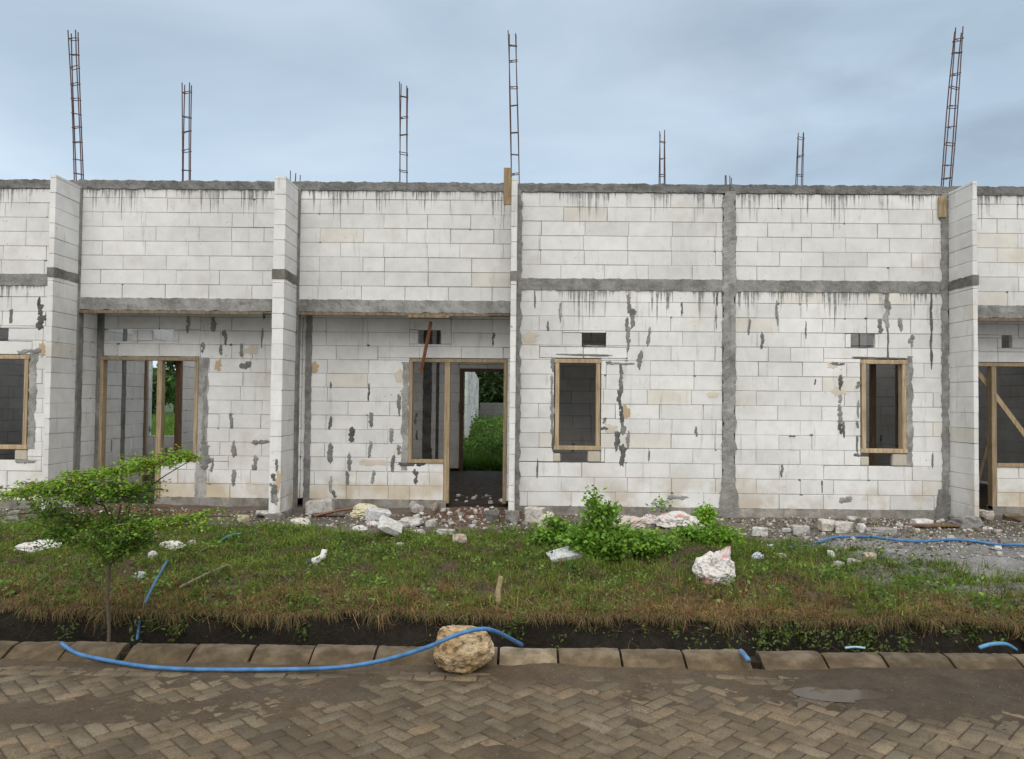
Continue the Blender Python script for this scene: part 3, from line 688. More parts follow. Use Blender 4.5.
# blue grey jamb patch under the window
# ---- right house
H3 = empty('unfinished_house', (5.9, W, ZB)); tag(H3, 'roofless white block house on the right, its doorway frame braced by a diagonal batten', 'house', 'row of unfinished houses')
bay(H3, 'h3', C12[1], F4[0] - .07, (861.5, 360, 906, 453), 466, (851, 334, 875, 348), 0)
zt = at(1000, 363, R).z; mx = at(991, 400, R).x
sill3 = at(1010, 467, R).z
porch(H3, 'b' if False else 'a3', F4[1], F5[0], (F4[1] + .06, F4[1] + .06 + 1.42, mx, mx + .07, zt), True, sill3, [rect(1005, 335, 1030, 348, R)], 1) if False else None
SM['a3'] = []; TAN['a3'] = []
porch(H3, 'a3', F4[1], F5[0], (F4[1] + .06, F4[1] + 1.48, mx, mx + .07, zt), True, sill3, [rect(1002, 335, 1012, 348, R)], 1)
strip(H3, 906.5, 356, 912.5, 466, W); ring(H3, (C12[0] + C12[1]) / 2 + .01, F5[1]); wing(H3, *F4); wing(H3, *F5)
column(H3, F4[0] - .09, F4[0] + .004, W - .02, W + .09, .1, ZTB0 + .02, .008, .03, 1.1)
mb = MB(); rough(mb, F4[0] - .24, F4[0], W - .07, W + .01, -.05, .55, .014, .05, (1.15, 1.13, 1.1), seed=14); taper(mb, F4[0] - .05, 0, .55, .5); mb.build('column_base', M['mortar'], H3)
column(H3, F4[1] - .004, F4[1] + .05, R - .012, R + .09, .2, 3.65, .006, .01, .85)
xwall(H3, 'side_wall', *F4, W + T, RY, ZB, 4.5, [(12.1, 13.05, 0, 2.42)]); doorway(H3, *F4, 12.1, 13.05, 2.37)
xwall(H3, 'party_wall', C12[1] - .08, C12[1] - .01, W + T, RY, ZB, 4.5, odd=0)
xwall(H3, 'party_wall', F5[0], F5[0] + .071, R + T, RY, ZB, 4.5, odd=1)
ywall(H3, 'partition_wall', C12[1], F4[0], 14.0, ZB, 4.3)
ywall(H3, 'rear_wall', C12[1], F5[0], RY, ZB, 4.5, [(3.9, 4.6, 1.0, 2.4)])
column(H3, 7.0, 7.16, RY - .03, RY + .05, .2, 4.4, .006, .01, .55)
xc = 5.86 + (13.05 - 12.1) * 0 ; column(H3, F5[0] - .02, F5[0] + .01, 15.4, 15.56, .2, 4.5, .006, .0, .5)
mb = MB(); mb.box(C12[1], F4[0], W + T + .01, 12.0, 4.42, 4.5); mb.build('added_shade_deck', M['wood_dark'], H3)  # added overhead sheet, hidden by the front wall, shades the window room
mb = MB(); mb.box(F4[1], F5[0], R + T + .3, 15.6, 4.42, 4.5); mb.build('added_shade_deck', M['wood_dark'], H3)  # added overhead sheet, unseen, dims the room behind the porch
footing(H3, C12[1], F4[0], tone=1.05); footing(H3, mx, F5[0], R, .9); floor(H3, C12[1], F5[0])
rebar(H3, (at(948, 186, W).x, W + .05, ZTB1 - .02), (at(961, 27, W).x, W + .05, at(958, 27, W).z), .11, ties=9)
p = at(800, 133, 14.05); rebar(H3, (p.x - .06, 14.05, 4.25), (p.x + .02, 14.05, p.z), .105, ties=8)
a, b = at(976, 370, R + .13), at(1030, 442, R + .13)
d = (b - a).normalized(); mb = MB(); mb.obox((a + b) / 2, Matrix((d, Vector((0, 1, 0)), d.cross(Vector((0, 1, 0))))).transposed(), ((b - a).length + .3, .025, .07), (1.05, 1.05, 1.05), 0, .003); mb.build('diagonal_batten', M['wood'], H3)
a, b = at(979, 478, R + .2), at(994, 420, R + .35)
mb = MB(); mb.tube([a - (b - a) * .2, b], .025, 4, (.9, .9, .9)); mb.build('leaning_prop', M['wood_dark'], H3)
x0, x1, z0, z1 = rect(937, 197, 945, 218, W)
mb = MB(); mb.box(x0, x1, W - .045, W - .022, z0, z1, (.95, .95, .92), 0, .003); mb.build('nailed_board', M['wood'], H3)
# loose timber prop under the middle house's lintel
a, b = at(431, 322, W + .12), at(421, 372, R - .035)
mb = MB(); mb.obox((a + b) / 2, ((b - a).to_track_quat('X', 'Y')).to_matrix(), ((b - a).length, .06, .03), (1.3, .9, .75), 0, .003); mb.build('timber_prop', M['wood_dark'], H2)
x0, x1, z0, z1 = rect(409, 316, 450, 320, W); mb = MB(); mb.box(x0, x1, W - .06, W + .1, ZL0 - .075, ZL0 - .037, (1.3, 1.25, 1.1), 0, .003); mb.build('formwork_board', M['formwork'], H2)

# ------------------------------------------------------------------ grass
def blades(n, X, Y, Z, hmin, hmax, wid, cols, lean=.5, droop=0., name='grass', seg=2):
    th = rng.uniform(0, 2 * np.pi, n); h = rng.uniform(hmin, hmax, n) ; ln = rng.normal(0, lean, n)
    dx, dy = np.cos(th), np.sin(th); wv = wid * rng.uniform(.6, 1.3, n)
    fx = rng.uniform(0, 2 * np.pi, n); sx, sy = np.cos(fx) * wv, np.sin(fx) * wv
    pts = []
    for k in range(seg + 1):
        f = k / seg; r = ln * h * f * (.4 + .6 * f); z = Z + h * f * (1 - .35 * np.abs(ln) * f) - droop * f * f * h; ww = (1 - .85 * f)
        pts.append(np.stack([X + dx * r - sx * ww, Y + dy * r - sy * ww, z], 1)); pts.append(np.stack([X + dx * r + sx * ww, Y + dy * r + sy * ww, z], 1))
    V = np.stack(pts, 1).reshape(-1, 3); b = np.arange(n)[:, None] * (2 * (seg + 1))
    Q = np.concatenate([b + np.array([2 * k, 2 * k + 1, 2 * k + 3, 2 * k + 2]) for k in range(seg)], 0)
    return V, Q, np.repeat(cols, 2 * (seg + 1), 0)
def merge(L):
    o = 0; VV = []; QQ = []; CC = []
    for V, Q, C in L: VV.append(V); QQ.append(Q + o); CC.append(C); o += len(V)
    return np.concatenate(VV), np.concatenate(QQ), np.concatenate(CC)
n = 330000
X = rng.uniform(-9, 9, n); Y = 5.5 + (10.6 - 5.5) * rng.random(n) ** 1.25
dl = DL + .13 * (fbm(X * 1.3 + 31, X * 0 + 5, 4) - .5)
D = dryness(X, Y); B = bare(X, Y)
cl = np.clip(fbm(X * 3.1, Y * 3.1, 3) * .6 + fbm(X * 1.2 + 70, Y * 1.5, 3) * .9 - .25, 0, 1)
keep = (Y > dl + .0) & (rng.random(n) > B * .97) & (rng.random(n) < .25 + 1.5 * sstep(.25, .6, cl))
keep &= ~((Y > W - .05) & (X > -9) & ~((X > F1[1]) & (X < F2[0])))
keep &= ~(((X + .55) / .85) ** 2 + ((Y - 10.2) / .8) ** 2 < 1)
X, Y, D, cl = X[keep], Y[keep], D[keep], cl[keep]; n = len(X)
tz = fbm(X * 9, Y * 9, 2)
gcol = np.array([.070, .130, .018]); gcol2 = np.array([.21, .275, .045]); dry = np.array([.33, .225, .085]); dead = np.array([.12, .066, .028])
u = rng.random(n)[:, None]; C = gcol * (1 - u) + gcol2 * u
isd = rng.random(n) < D * .95
u2 = rng.random(n)[:, None]; C = np.where(isd[:, None], dry * u2 + dead * (1 - u2), C) * rng.uniform(.5, 1.5, (n, 1)) * (.5 + 1.0 * cl[:, None])
hs = (.35 + 1.5 * tz ** 1.3) * (1 - .25 * D)
V, Q, Cc = blades(n, X, Y, gz(X, Y) - .005, .03, .085, .0050, C, 1.7)
# taller tufts by scaling height per blade
Vr = V.reshape(n, -1, 3); Vr[:, :, 2] = Vr[:, :1, 2] + (Vr[:, :, 2] - Vr[:, :1, 2]) * hs[:, None]; V = Vr.reshape(-1, 3)
parts = [(V, Q, Cc)]
nt_ = 2300; tx = rng.uniform(-9, 9, nt_); ty = DL + .05 + (10.2 - DL) * rng.random(nt_) ** 1.2; kp = rng.random(nt_) > bare(tx, ty); tx, ty = tx[kp], ty[kp]; nt_ = len(tx)
kk_ = 34; X = np.repeat(tx, kk_) + rng.normal(0, .028, nt_ * kk_); Y = np.repeat(ty, kk_) + rng.normal(0, .028, nt_ * kk_); n = len(X)
ht = np.repeat(rng.uniform(.5, 1.5, nt_) ** 1.5, kk_); D = np.repeat(dryness(tx, ty) * rng.uniform(.4, 1.5, nt_) > .55, kk_)[:, None]; tn = np.repeat(rng.uniform(.55, 1.35, nt_), kk_)[:, None]
u = rng.random((n, 1)); C = np.where(D, np.array([.33, .22, .095]) * u + np.array([.15, .08, .035]) * (1 - u), np.array([.075, .14, .02]) * u + np.array([.21, .27, .042]) * (1 - u)) * tn
V, Q, Cc = blades(n, X, Y, gz(X, Y) - .005, .035, .09, .0048, C, 1.5)
Vr = V.reshape(n, -1, 3); Vr[:, :, 2] = Vr[:, :1, 2] + (Vr[:, :, 2] - Vr[:, :1, 2]) * ht[:, None]; parts.append((Vr.reshape(-1, 3), Q, Cc))
# dry runners hanging over the ditch edge
n = 26000; X = rng.uniform(-9, 9, n); dl = DL + .13 * (fbm(X * 1.3 + 31, X * 0 + 5, 4) - .5); Y = dl + rng.normal(.035, .045, n)
ph = fbm(X * 6, X * 0 + 3, 3); L = rng.uniform(.02, .13, n) * (.15 + 1.9 * np.clip(ph - .25, 0, 1) * (.4 + 1.2 * fbm(X * 21, X * 0 + 9, 2)))
sx = rng.normal(0, .5, n); pts = []
Z0 = np.maximum(gz(X, np.maximum(Y, dl + .03)), .05)
for k in range(4):
    f = k / 3; x = X + sx * L * f; y = Y - L * .55 * np.minimum(1, f * 1.6); z = Z0 + .03 * np.sin(f * 2.4) - L * .85 * f * f
    wv = .0022 * (1 - .6 * f); pts.append(np.stack([x - wv, y, z], 1)); pts.append(np.stack([x + wv, y, z], 1))
V = np.stack(pts, 1).reshape(-1, 3); b = np.arange(n)[:, None] * 8
Q = np.concatenate([b + np.array([2 * k, 2 * k + 1, 2 * k + 3, 2 * k + 2]) for k in range(3)], 0)
u = rng.random((n, 1)); C = np.array([.29, .20, .10]) * u + np.array([.12, .068, .032]) * (1 - u)
gr = (rng.random(n) < .25)[:, None]; C = np.where(gr, np.array([.06, .09, .02]), C)
parts.append((V, Q, np.repeat(C, 8, 0)))
# long dry stems lying on the bank
n = 9000; X = rng.uniform(-9, 9, n); Y = rng.uniform(5.62, 7.2, n); D = dryness(X, Y); kp = rng.random(n) < .25 + D; X, Y = X[kp], Y[kp]; n = len(X)
u = rng.random((n, 1)); C = np.array([.36, .27, .13]) * u + np.array([.15, .10, .05]) * (1 - u)
parts.append(blades(n, X, Y, gz(X, Y) + .02, .08, .2, .0018, C, 1.6, .25, seg=3))
V, Q, C = merge(parts)
tag(np_mesh('grass', V, Q, C, M['grass']), 'short green turf with dry brown patches hanging over the ditch edge', 'grass', kind='stuff')

# broad-leaved ground weeds among the turf and in the ditch
def leaves(P, size, cols, up=.6, asp=.55):
    """one folded leaf (two quads) per point"""
    n = len(P); nrm = rng.normal(0, 1, (n, 3)); nrm[:, 2] = np.abs(nrm[:, 2]) * .7 + up; nrm /= np.linalg.norm(nrm, axis=1)[:, None]
    t = rng.normal(0, 1, (n, 3)); t -= nrm * (t * nrm).sum(1)[:, None]; t /= np.linalg.norm(t, axis=1)[:, None]; b = np.cross(nrm, t)
    s = (size * rng.uniform(.6, 1.3, n))[:, None]
    v = [P, P + t * s * .45 + b * s * asp * .5 + nrm * s * .10, P + t * s, P + t * s * .45 - b * s * asp * .5 + nrm * s * .10, P + t * s * .5]
    V = np.stack([v[0], v[1], v[2], v[4], v[3]], 1).reshape(-1, 3); o = np.arange(n)[:, None] * 5
    Q = np.concatenate([o + np.array([0, 3, 2, 1]), o + np.array([0, 4, 2, 3])], 0)
    return V, Q, np.repeat(cols, 5, 0)
def mixc(n, a, b, lo=.75, hi=1.25):
    u = rng.random((n, 1)); return (np.array(a) * u + np.array(b) * (1 - u)) * rng.uniform(lo, hi, (n, 1))
n = 42000; X = rng.uniform(-9, 9, n); Y = rng.uniform(5.58, 10.3, n)
kp = (rng.random(n) < .15 + .85 * sstep(.46, .62, fbm(X * 1.7 + 40, Y * 1.7, 3))) & (rng.random(n) > bare(X, Y)) ; X, Y = X[kp], Y[kp]; n = len(X)
L = [leaves(np.stack([X, Y, gz(X, Y) + rng.uniform(.01, .07, n)], 1), .024, mixc(n, (.08, .16, .025), (.17, .26, .045)), .7, .7)]
for i in range(95):
    px_ = [118, 126, 745, 800, 826, 862, 880, 700, 560, 60, 900, 950][i] if i < 12 else None
    cx = at(px_, 640, 5.3).x if px_ else (rng.uniform(-8, 8) if i > 60 else rng.uniform(1.0, 4.6)); k = int(rng.integers(14, 50))
    if i < 22: cy, z0_, hh = rng.uniform(KB + .06, KB + .3), -.1, rng.uniform(.12, .27)
    else: cy, z0_, hh = DL - rng.uniform(.0, .12), rng.uniform(-.1, .02), .12
    f = rng.random(k); P_ = np.stack([cx + rng.normal(0, .012 + .035 * f, k), cy + rng.normal(0, .012 + .035 * f, k), z0_ + hh * f], 1)
    L.append(leaves(P_, .034, mixc(k, (.05, .09, .018), (.16, .21, .04)), .5, .5))
for i in range(520):
    cx, cy = rng.uniform(-8.5, 8.5), DL + .05 + 4.0 * rng.random() ** 1.1
    if rng.random() < bare(np.array([cx]), np.array([cy]))[0] or fbm(np.array([cx * .9 + 60]), np.array([cy * 1.1]), 3)[0] < .46: continue
    k = int(rng.integers(15, 70)); w = rng.uniform(.03, .13); X = cx + rng.normal(0, w, k); Y = cy + rng.normal(0, w * .8, k); tn = rng.uniform(.6, 1.3)
    L.append(leaves(np.stack([X, Y, gz(X, Y) + rng.uniform(.02, .13, k)], 1), rng.uniform(.022, .042), mixc(k, (.07, .15, .025), (.20, .32, .05)) * tn, .8, .7))
V, Q, C = merge(L); tag(np_mesh('weeds', V, Q, C, M['leaf']), 'low broad-leaved weeds creeping through the turf and ditch', 'weeds', kind='stuff')

# ------------------------------------------------------------------ shrubs
def shrub(cx, cy, w, h, nl, label, light=1., lsz=.048):
    z0 = g1(cx, cy); r = empty('leafy_shrub', (cx, cy, z0)); tag(r, label, 'shrub', 'wild shrubs below the middle house window')
    st = MB(); P_ = []
    ns = int(10 + 26 * w)
    for i in range(ns):
        a = rng.uniform(0, 2 * np.pi); rr_ = w * .5 * math.sqrt(rng.random()); tip = Vector((cx + rr_ * math.cos(a), cy + rr_ * math.sin(a) * .75, z0 + h * (1 - .6 * (rr_ / (w * .5)) ** 2) * rng.choice([rng.uniform(.45, .9), rng.uniform(.8, 1.35)])))
        b0 = Vector((cx + rr_ * .35 * math.cos(a), cy + rr_ * .3 * math.sin(a), z0 - .02)); mid = (b0 + tip) / 2 + Vector((rng.normal(0, .03), rng.normal(0, .03), .04))
        st.tube([b0, mid, tip], [.006, .0045, .002], 5, (.07, .085, .03))
        k = int(nl / ns); f = rng.random(k) ** .7
        for q in range(k):
            c = b0.lerp(mid, f[q] * 2) if f[q] < .5 else mid.lerp(tip, f[q] * 2 - 1)
            s = .022 + .035 * (1 - abs(f[q] - .6)); P_.append((c.x + rng.normal(0, s), c.y + rng.normal(0, s), max(z0 + .01, c.z + rng.normal(0, s * .7))))
    st.build('stem', M['bark'], r); P_ = np.array(P_); n = len(P_)
    C = mixc(n, (.11 * light, .26 * light, .03), (.30 * light, .50 * light, .06), .55, 1.3)
    V, Q, C = leaves(P_, lsz, C, .75, .75); o = np_mesh('foliage', V, Q, C, M['leaf']); o.parent = r; o.location = -r.location
def sh(px, py, w, h, nl, label, **k):
    p = gp(px, py); shrub(p.x, p.y, w, h, nl, label, **k)
sh(603, 557, .62, .52, 4200, 'tallest bright green shrub, directly below the middle house window')
sh(556, 545, .42, .26, 1500, 'leafy shrub left of the tallest shrub, beside a pale foam lump')
sh(652, 552, .48, .22, 1500, 'low spreading shrub between the tallest shrub and the pink-printed sack')
sh(692, 547, .36, .24, 1100, 'low shrub just above and left of the pink and white sack')
sh(724, 547, .42, .26, 1500, 'rightmost low shrub, in front of the column between two windows', light=1.1)
sh(662, 516, .40, .22, 1100, 'small shrub standing close against the wall behind the sacks')
sh(628, 513, .35, .30, 900, 'slender shrub against the wall foot right of the tallest shrub')
sh(704, 525, .28, .22, 700, 'little yellow-green shrub against the footing left of the column', light=1.25)

# ------------------------------------------------------------------ layered sapling on the left
TY = 5.28
r = empty('layered_sapling', (at(109, 640, TY).x, TY, g1(at(109, 640, TY).x, TY))); tag(r, 'young tree with flat spreading layers of small bright leaves beside the kerb', 'tree')
def A(px, py, dy=0): return at(px, py, TY + dy)
tr = MB(); b0 = Vector(r.location)
tr.tube([b0 - Vector((0, 0, .05)), A(109, 628), A(107, 598), A(110, 565)], [.013, .012, .011, .010], 8, (.10, .08, .06))
tr.build('trunk', M['bark'], r)
br = [[(110, 565), (95, 548), (70, 534), (30, 522)], [(110, 565), (126, 549), (160, 528), (206, 516)], [(112, 560), (116, 530), (130, 500), (166, 475), (198, 456)], [(116, 530), (104, 506), (70, 494), (8, 493)], [(116, 528), (122, 500), (116, 488)], [(126, 549), (140, 520), (158, 496)]]
bm_ = MB(); lp = []; lc = []
def catm(p, n=14):
    out = []; 
    for i in range(len(p) - 1):
        for k in range(n): out.append(Vector(p[i]).lerp(Vector(p[i + 1]), k / n))
    return out + [Vector(p[-1])]
for i, q in enumerate(br):
    pts = [A(x, y, (0.10 * math.sin(i * 2.3 + j)) * (j > 0)) for j, (x, y) in enumerate(q)]
    bm_.tube(pts, [.009 - .0065 * j / (len(pts) - 1) for j in range(len(pts))], 6, (.10, .08, .055))
def layer(q, dyr, thick, n, ca, cb, side):
    """flat spray of leaves along a line of branches, spread sideways in depth"""
    pts = [A(x, y) for x, y in q]; line = catm(pts, 10)
    for s in range(side):
        i0 = random.randrange(len(line)); p0 = line[i0]; dirx = rng.normal(0, .15); dyy = rng.uniform(-dyr, dyr)
        p1 = p0 + Vector((dirx, dyy, rng.normal(.01, thick * 1.3)))
        bm_.tube([p0, (p0 + p1) / 2 + Vector((0, 0, .01)), p1], [.004, .003, .0015], 4, (.09, .08, .045))
        k = int(n * 1.5) // side
        for j in range(k):
            f = rng.random(); c = p0.lerp(p1, f); lp.append((c.x + rng.normal(0, .022), c.y + rng.normal(0, .03), c.z + rng.normal(0, thick * .5))); u = rng.random()
            lc.append([(ca[m] * u + cb[m] * (1 - u)) * rng.uniform(.7, 1.25) for m in range(3)])
LB, LG, LD = (.34, .50, .045), (.20, .36, .04), (.10, .19, .03)  # LD: darker leaves, shade inside the crown painted into their colour
layer([(6, 496), (40, 488), (80, 481), (104, 473)], .26, .022, 1300, LB, LG, 45)
layer([(95, 474), (125, 470), (150, 464), (172, 459), (193, 455)], .20, .022, 1500, LB, LG, 45)
layer([(20, 494), (60, 494), (100, 490), (140, 488)], .34, .03, 1500, LB, LG, 50)
layer([(80, 497), (110, 494), (150, 492)], .3, .035, 1100, LG, LD, 30)
layer([(122, 530), (150, 526), (175, 521), (203, 516)], .22, .018, 1000, LB, LG, 35)
layer([(40, 512), (80, 520), (120, 525), (160, 520)], .34, .06, 2200, LG, LD, 45)
layer([(60, 535), (90, 540), (120, 545), (140, 540)], .26, .05, 1700, LG, LD, 35)
layer([(100, 550), (120, 556), (135, 550)], .15, .04, 300, LG, LD, 14)
bm_.build('branch', M['bark'], r)
V, Q, C = leaves(np.array(lp), .025, np.array(lc), .9, .6); o = np_mesh('crown', V, Q, C, M['leaf']); o.parent = r; o.location = -r.location

# ------------------------------------------------------------------ stones, sacks, rubble
def chunk(kind, size, seed, dis=.10, sub_=2, box=True):
    """irregular lump: bevelled box or ball, dented by noise; origin at its base"""
    bm = bmesh.new()
    if box:
        bmesh.ops.create_cube(bm, size=1); bmesh.ops.bevel(bm, geom=list(bm.edges), offset=.06, segments=1, affect='EDGES')
        bmesh.ops.subdivide_edges(bm, edges=list(bm.edges), cuts=sub_, use_grid_fill=True)
    else: bmesh.ops.create_icosphere(bm, subdivisions=sub_ + 1, radius=.55)
    sv = Vector((seed * 3.1, seed * 1.7, seed))
    fr_ = random.Random(int(seed * 1000)); pl_ = [(Vector((fr_.gauss(0, 1), fr_.gauss(0, 1), fr_.gauss(0, .7))).normalized(), fr_.uniform(.40, .58)) for _ in range(6 if dis > .06 else 2)]
    for v in bm.verts:
        for nn, dd in pl_:
            e_ = v.co.dot(nn) - dd
            if e_ > 0: v.co -= nn * e_
        c = v.co.copy(); d = dis * .7 * (mnoise.noise(c * 1.6 + sv) * 1.2 + mnoise.noise(c * 4 + sv) * .5 + mnoise.noise(c * 10 + sv) * .2)
        c = c * (1 + d * 1.6); v.co = Vector((c.x * size[0], c.y * size[1], c.z * size[2]))
    return bm
def bmobj(name, bm, mat, colf, smooth=False):
    me = bpy.data.meshes.new(name); bm.to_mesh(me); bm.free(); me.materials.append(mat)
    ca = me.color_attributes.new('Col', 'FLOAT_COLOR', 'POINT')
    for i, v in enumerate(me.vertices):
        c = colf(v.co) if callable(colf) else colf; ca.data[i].color = (*c, 1)
    if smooth: me.polygons.foreach_set('use_smooth', np.ones(len(me.polygons), dtype=bool))
    o = bpy.data.objects.new(name, me); COL.objects.link(o); return o
def put(o, px, py, rot=(0, 0, 0), sink=0.):
    p = gp(px, py); place(o, p, rot, sink); return o
def place(o, p, rot, sink):
    o.rotation_euler = rot; o.location = (0, 0, 0); mw = o.rotation_euler.to_matrix(); lo = min((mw @ v.co).z for v in o.data.vertices)
    o.location = Vector((p[0], p[1], p[2] - lo - sink))
CW = (.56, .55, .53); CG = (.30, .295, .28); CT = (.42, .36, .27)
def debris(name, px, py, w, h, label, col=CW, dep=None, rot=None, dis=.17, box=True, sink=.012, seed=None, cat=None, group=None):
    """w, h in photo pixels at its own distance"""
    p = gp(px, py); s = p.y / F; sd = random.uniform(0, 50) if seed is None else seed
    bm = chunk(name, (w * s * .88, (dep * s) if dep else w * s * .6, h * s * .9 + sink), sd, dis, 3, box)
    o = bmobj(name, bm, M['stone'], col); put(o, px, py, rot if rot else (0, 0, random.uniform(-.4, .4)), sink); tag(o, label, cat or 'rubble', group); return o
G = 'broken block rubble along the row'
debris('block_fragment', 14, 517, 13, 9, 'grey square block fragment at the far left, under the window bay', CG)
debris('block_fragment', 267, 517, 22, 6, 'flat white slab leaning at the foot of the double wing wall', CW, rot=(.1, .15, .2))
debris('block_fragment', 302, 526, 22, 7, 'flat white chunk right in front of the double wing wall', (.62, .58, .52))
debris('block_fragment', 320, 513, 30, 13, 'upright pale block by the corner of the double wing wall', (.52, .51, .48), dis=.04, rot=(0, -.12, .1))
debris('block_fragment', 243, 522, 13, 8, 'tan stone on red soil left of the double wing wall', CT)
debris('block_fragment', 390, 536, 27, 7, 'tilted triangular white slab in the grass before the doorway', CW, rot=(.5, .45, .3), dis=.05)
debris('block_fragment', 378, 521, 26, 12, 'white slab on the debris heap left of the see-through doorway', (.62, .62, .62), rot=(.15, .2, .4), dis=.05)
debris('block_fragment', 411, 525, 26, 7, 'long low white chunk on the gravel left of the doorway', (.52, .51, .48))
debris('block_fragment', 431, 527, 11, 8, 'round pale chunk beside the gravel before the doorway', (.5, .49, .46))
debris('block_fragment', 417, 535, 20, 5, 'thin flat white chip at the gravel edge in the grass', CW)
debris('block_fragment', 446, 535, 20, 6, 'flat pale chip in line with the doorway mullion', (.52, .51, .48))
debris('block_fragment', 460, 541, 16, 8, 'pinkish broken chunk in the grass before the doorway', (.50, .40, .34))
debris('block_fragment', 416, 514, 15, 9, 'angular grey chunk against the wall below the middle window frame', (.45, .44, .42), rot=(.2, .4, .5))
debris('block_fragment', 436, 512, 10, 9, 'brown grey chunk at the doorway threshold', (.28, .24, .2), rot=(.2, .4, .9))
debris('block_fragment', 535, 522, 21, 16, 'cream block standing by the thin wing wall foot', (.55, .53, .48), dis=.04)
debris('block_fragment', 512, 524, 16, 14, 'grey mortar lump clinging to the thin wing wall foot', (.24, .235, .22), dis=.22)
debris('block_fragment', 492, 518, 16, 11, 'dark mortar lump right of the doorway', (.14, .135, .13), dis=.25)
debris('block_fragment', 565, 556, 38, 4, 'large flat white slab sloping out of the grass before the tallest shrub', (.60, .61, .62), dep=20, rot=(.30, -.14, .25), dis=.05, sink=.008)
debris('block_fragment', 760, 535, 17, 8, 'rectangular white block end right of the column foot', CW, dis=.05)
debris('block_fragment', 786, 532, 10, 4, 'small white chip between two larger blocks right of the column', CW)
debris('block_fragment', 801, 534, 18, 9, 'squarish grey-white block in the rubble strip under the right wall', (.48, .47, .44), dis=.06)
debris('block_fragment', 828, 531, 18, 11, 'largest pale lump in the rubble under the right window', (.55, .52, .46), dis=.15)
debris('block_fragment', 843, 532, 20, 11, 'cream lump right of the largest rubble lump', (.55, .53, .48), dis=.12)
debris('block_fragment', 862, 532, 8, 9, 'small upright white block among grey rubble', (.68, .68, .68), dis=.05)
debris('block_fragment', 880, 533, 30, 6, 'long low grey lump at the right end of the rubble strip', (.34, .33, .31), dis=.18)
debris('block_fragment', 922, 525, 20, 6, 'clean white block lying against the footing left of the right wing wall', (.68, .68, .67), dis=.04, rot=(0, 0, .1))
debris('block_fragment', 852, 520, 10, 4, 'small white chip at the wall foot beneath the right window', CW)
debris('block_fragment', 870, 556, 13, 8, 'buff stone below the blue pipe', CT, dis=.15)
debris('block_fragment', 893, 556, 26, 7, 'flat grey slab on the wet ground below the blue pipe', (.27, .27, .26), dis=.1)
debris('block_fragment', 892, 561, 12, 4, 'thin pale chip under the flat grey slab', (.48, .48, .46))
debris('block_fragment', 838, 563, 11, 4, 'white chip in grass below the rubble strip', CW)
debris('block_fragment', 831, 557, 8, 6, 'small white lump just above a chip in the grass', CW)
debris('block_fragment', 854, 573, 14, 4, 'flat white chip lowest in the grass under the blue pipe', CW)
debris('block_fragment', 782, 557, 9, 6, 'tan stone in grass beside a pale blue bag', CT)
debris('block_fragment', 764, 549, 7, 6, 'brown stone behind the pale blue bag', (.3, .24, .18))
debris('block_fragment', 771, 550, 7, 6, 'whitish stone up from the tan stone in the grass', (.5, .52, .54))
debris('block_fragment', 192, 543, 10, 6, 'round pale stone right of the white plastic scrap', (.48, .46, .42), box=False)
debris('block_fragment', 153, 554, 12, 9, 'pale lump in grass left of the white plastic scrap', (.5, .5, .49), box=False, dis=.2)
debris('block_fragment', 986, 520, 14, 10, 'cream chunk at the foot of the braced doorway', (.5, .47, .4))
debris('block_fragment', 1012, 521, 16, 8, 'brown clod at the right edge by the braced doorway', (.2, .15, .10), dis=.2)
debris('block_fragment', 966, 527, 30, 13, 'grey mortar lump at the right wing wall foot', (.27, .27, .265), dis=.2, sink=.04)
debris('block_fragment', 400, 541, 9, 4, 'tiny pale chip in grass below the tilted triangular slab', CW)
# big limestone boulder on the kerb
def rockcol(c):
    n = mnoise.noise(c * 9); n2 = mnoise.noise(c * 28); t = .5 + .5 * n + .25 * n2
    a = Vector((.56, .45, .29)); b = Vector((.35, .205, .065)); k = a.lerp(b, min(1, max(0, t * 1.1 - .15)))
    if n2 > .22: k = k * .45
    return k
bm = bmesh.new(); bmesh.ops.create_icosphere(bm, subdivisions=6, radius=.5)
fr_ = random.Random(5); pl_ = [(Vector((fr_.gauss(0, 1), fr_.gauss(0, 1), fr_.gauss(0, 1))).normalized(), fr_.uniform(.36, .46)) for _ in range(11)]
for v in bm.verts:
    for nn, dd in pl_:
        e_ = v.co.dot(nn) - dd
        if e_ > 0: v.co -= nn * e_ * .9
for v in bm.verts:
    c = v.co; q = Vector((math.copysign(abs(c.x * 2) ** .75, c.x), math.copysign(abs(c.y * 2) ** .75, c.y), math.copysign(abs(c.z * 2) ** .7, c.z))) * .5
    d = .10 * mnoise.noise(c * 2.2 + Vector((4, 1, 2))) + .07 * mnoise.noise(c * 6) + .045 * mnoise.noise(c * 15) + .03 * mnoise.noise(c * 34) + .03 * mnoise.noise(c * 60)
    q = q * (1 + d); sh_ = 1 - .22 * max(0, -q.z * 2) - .10 * max(0, q.z * 2)
    v.co = Vector((q.x * .41 * sh_ + q.z * .03, q.y * .28 * sh_, q.z * .275))
rk = bmobj('boulder', bm, M['stone'], rockcol); tag(rk, 'cream pitted limestone boulder on the road against the kerb, under the blue pipe', 'boulder')
pb = atz(464, 668, .0); place(rk, (pb.x, KF - .045, .0), (0, .16, .15), .004)
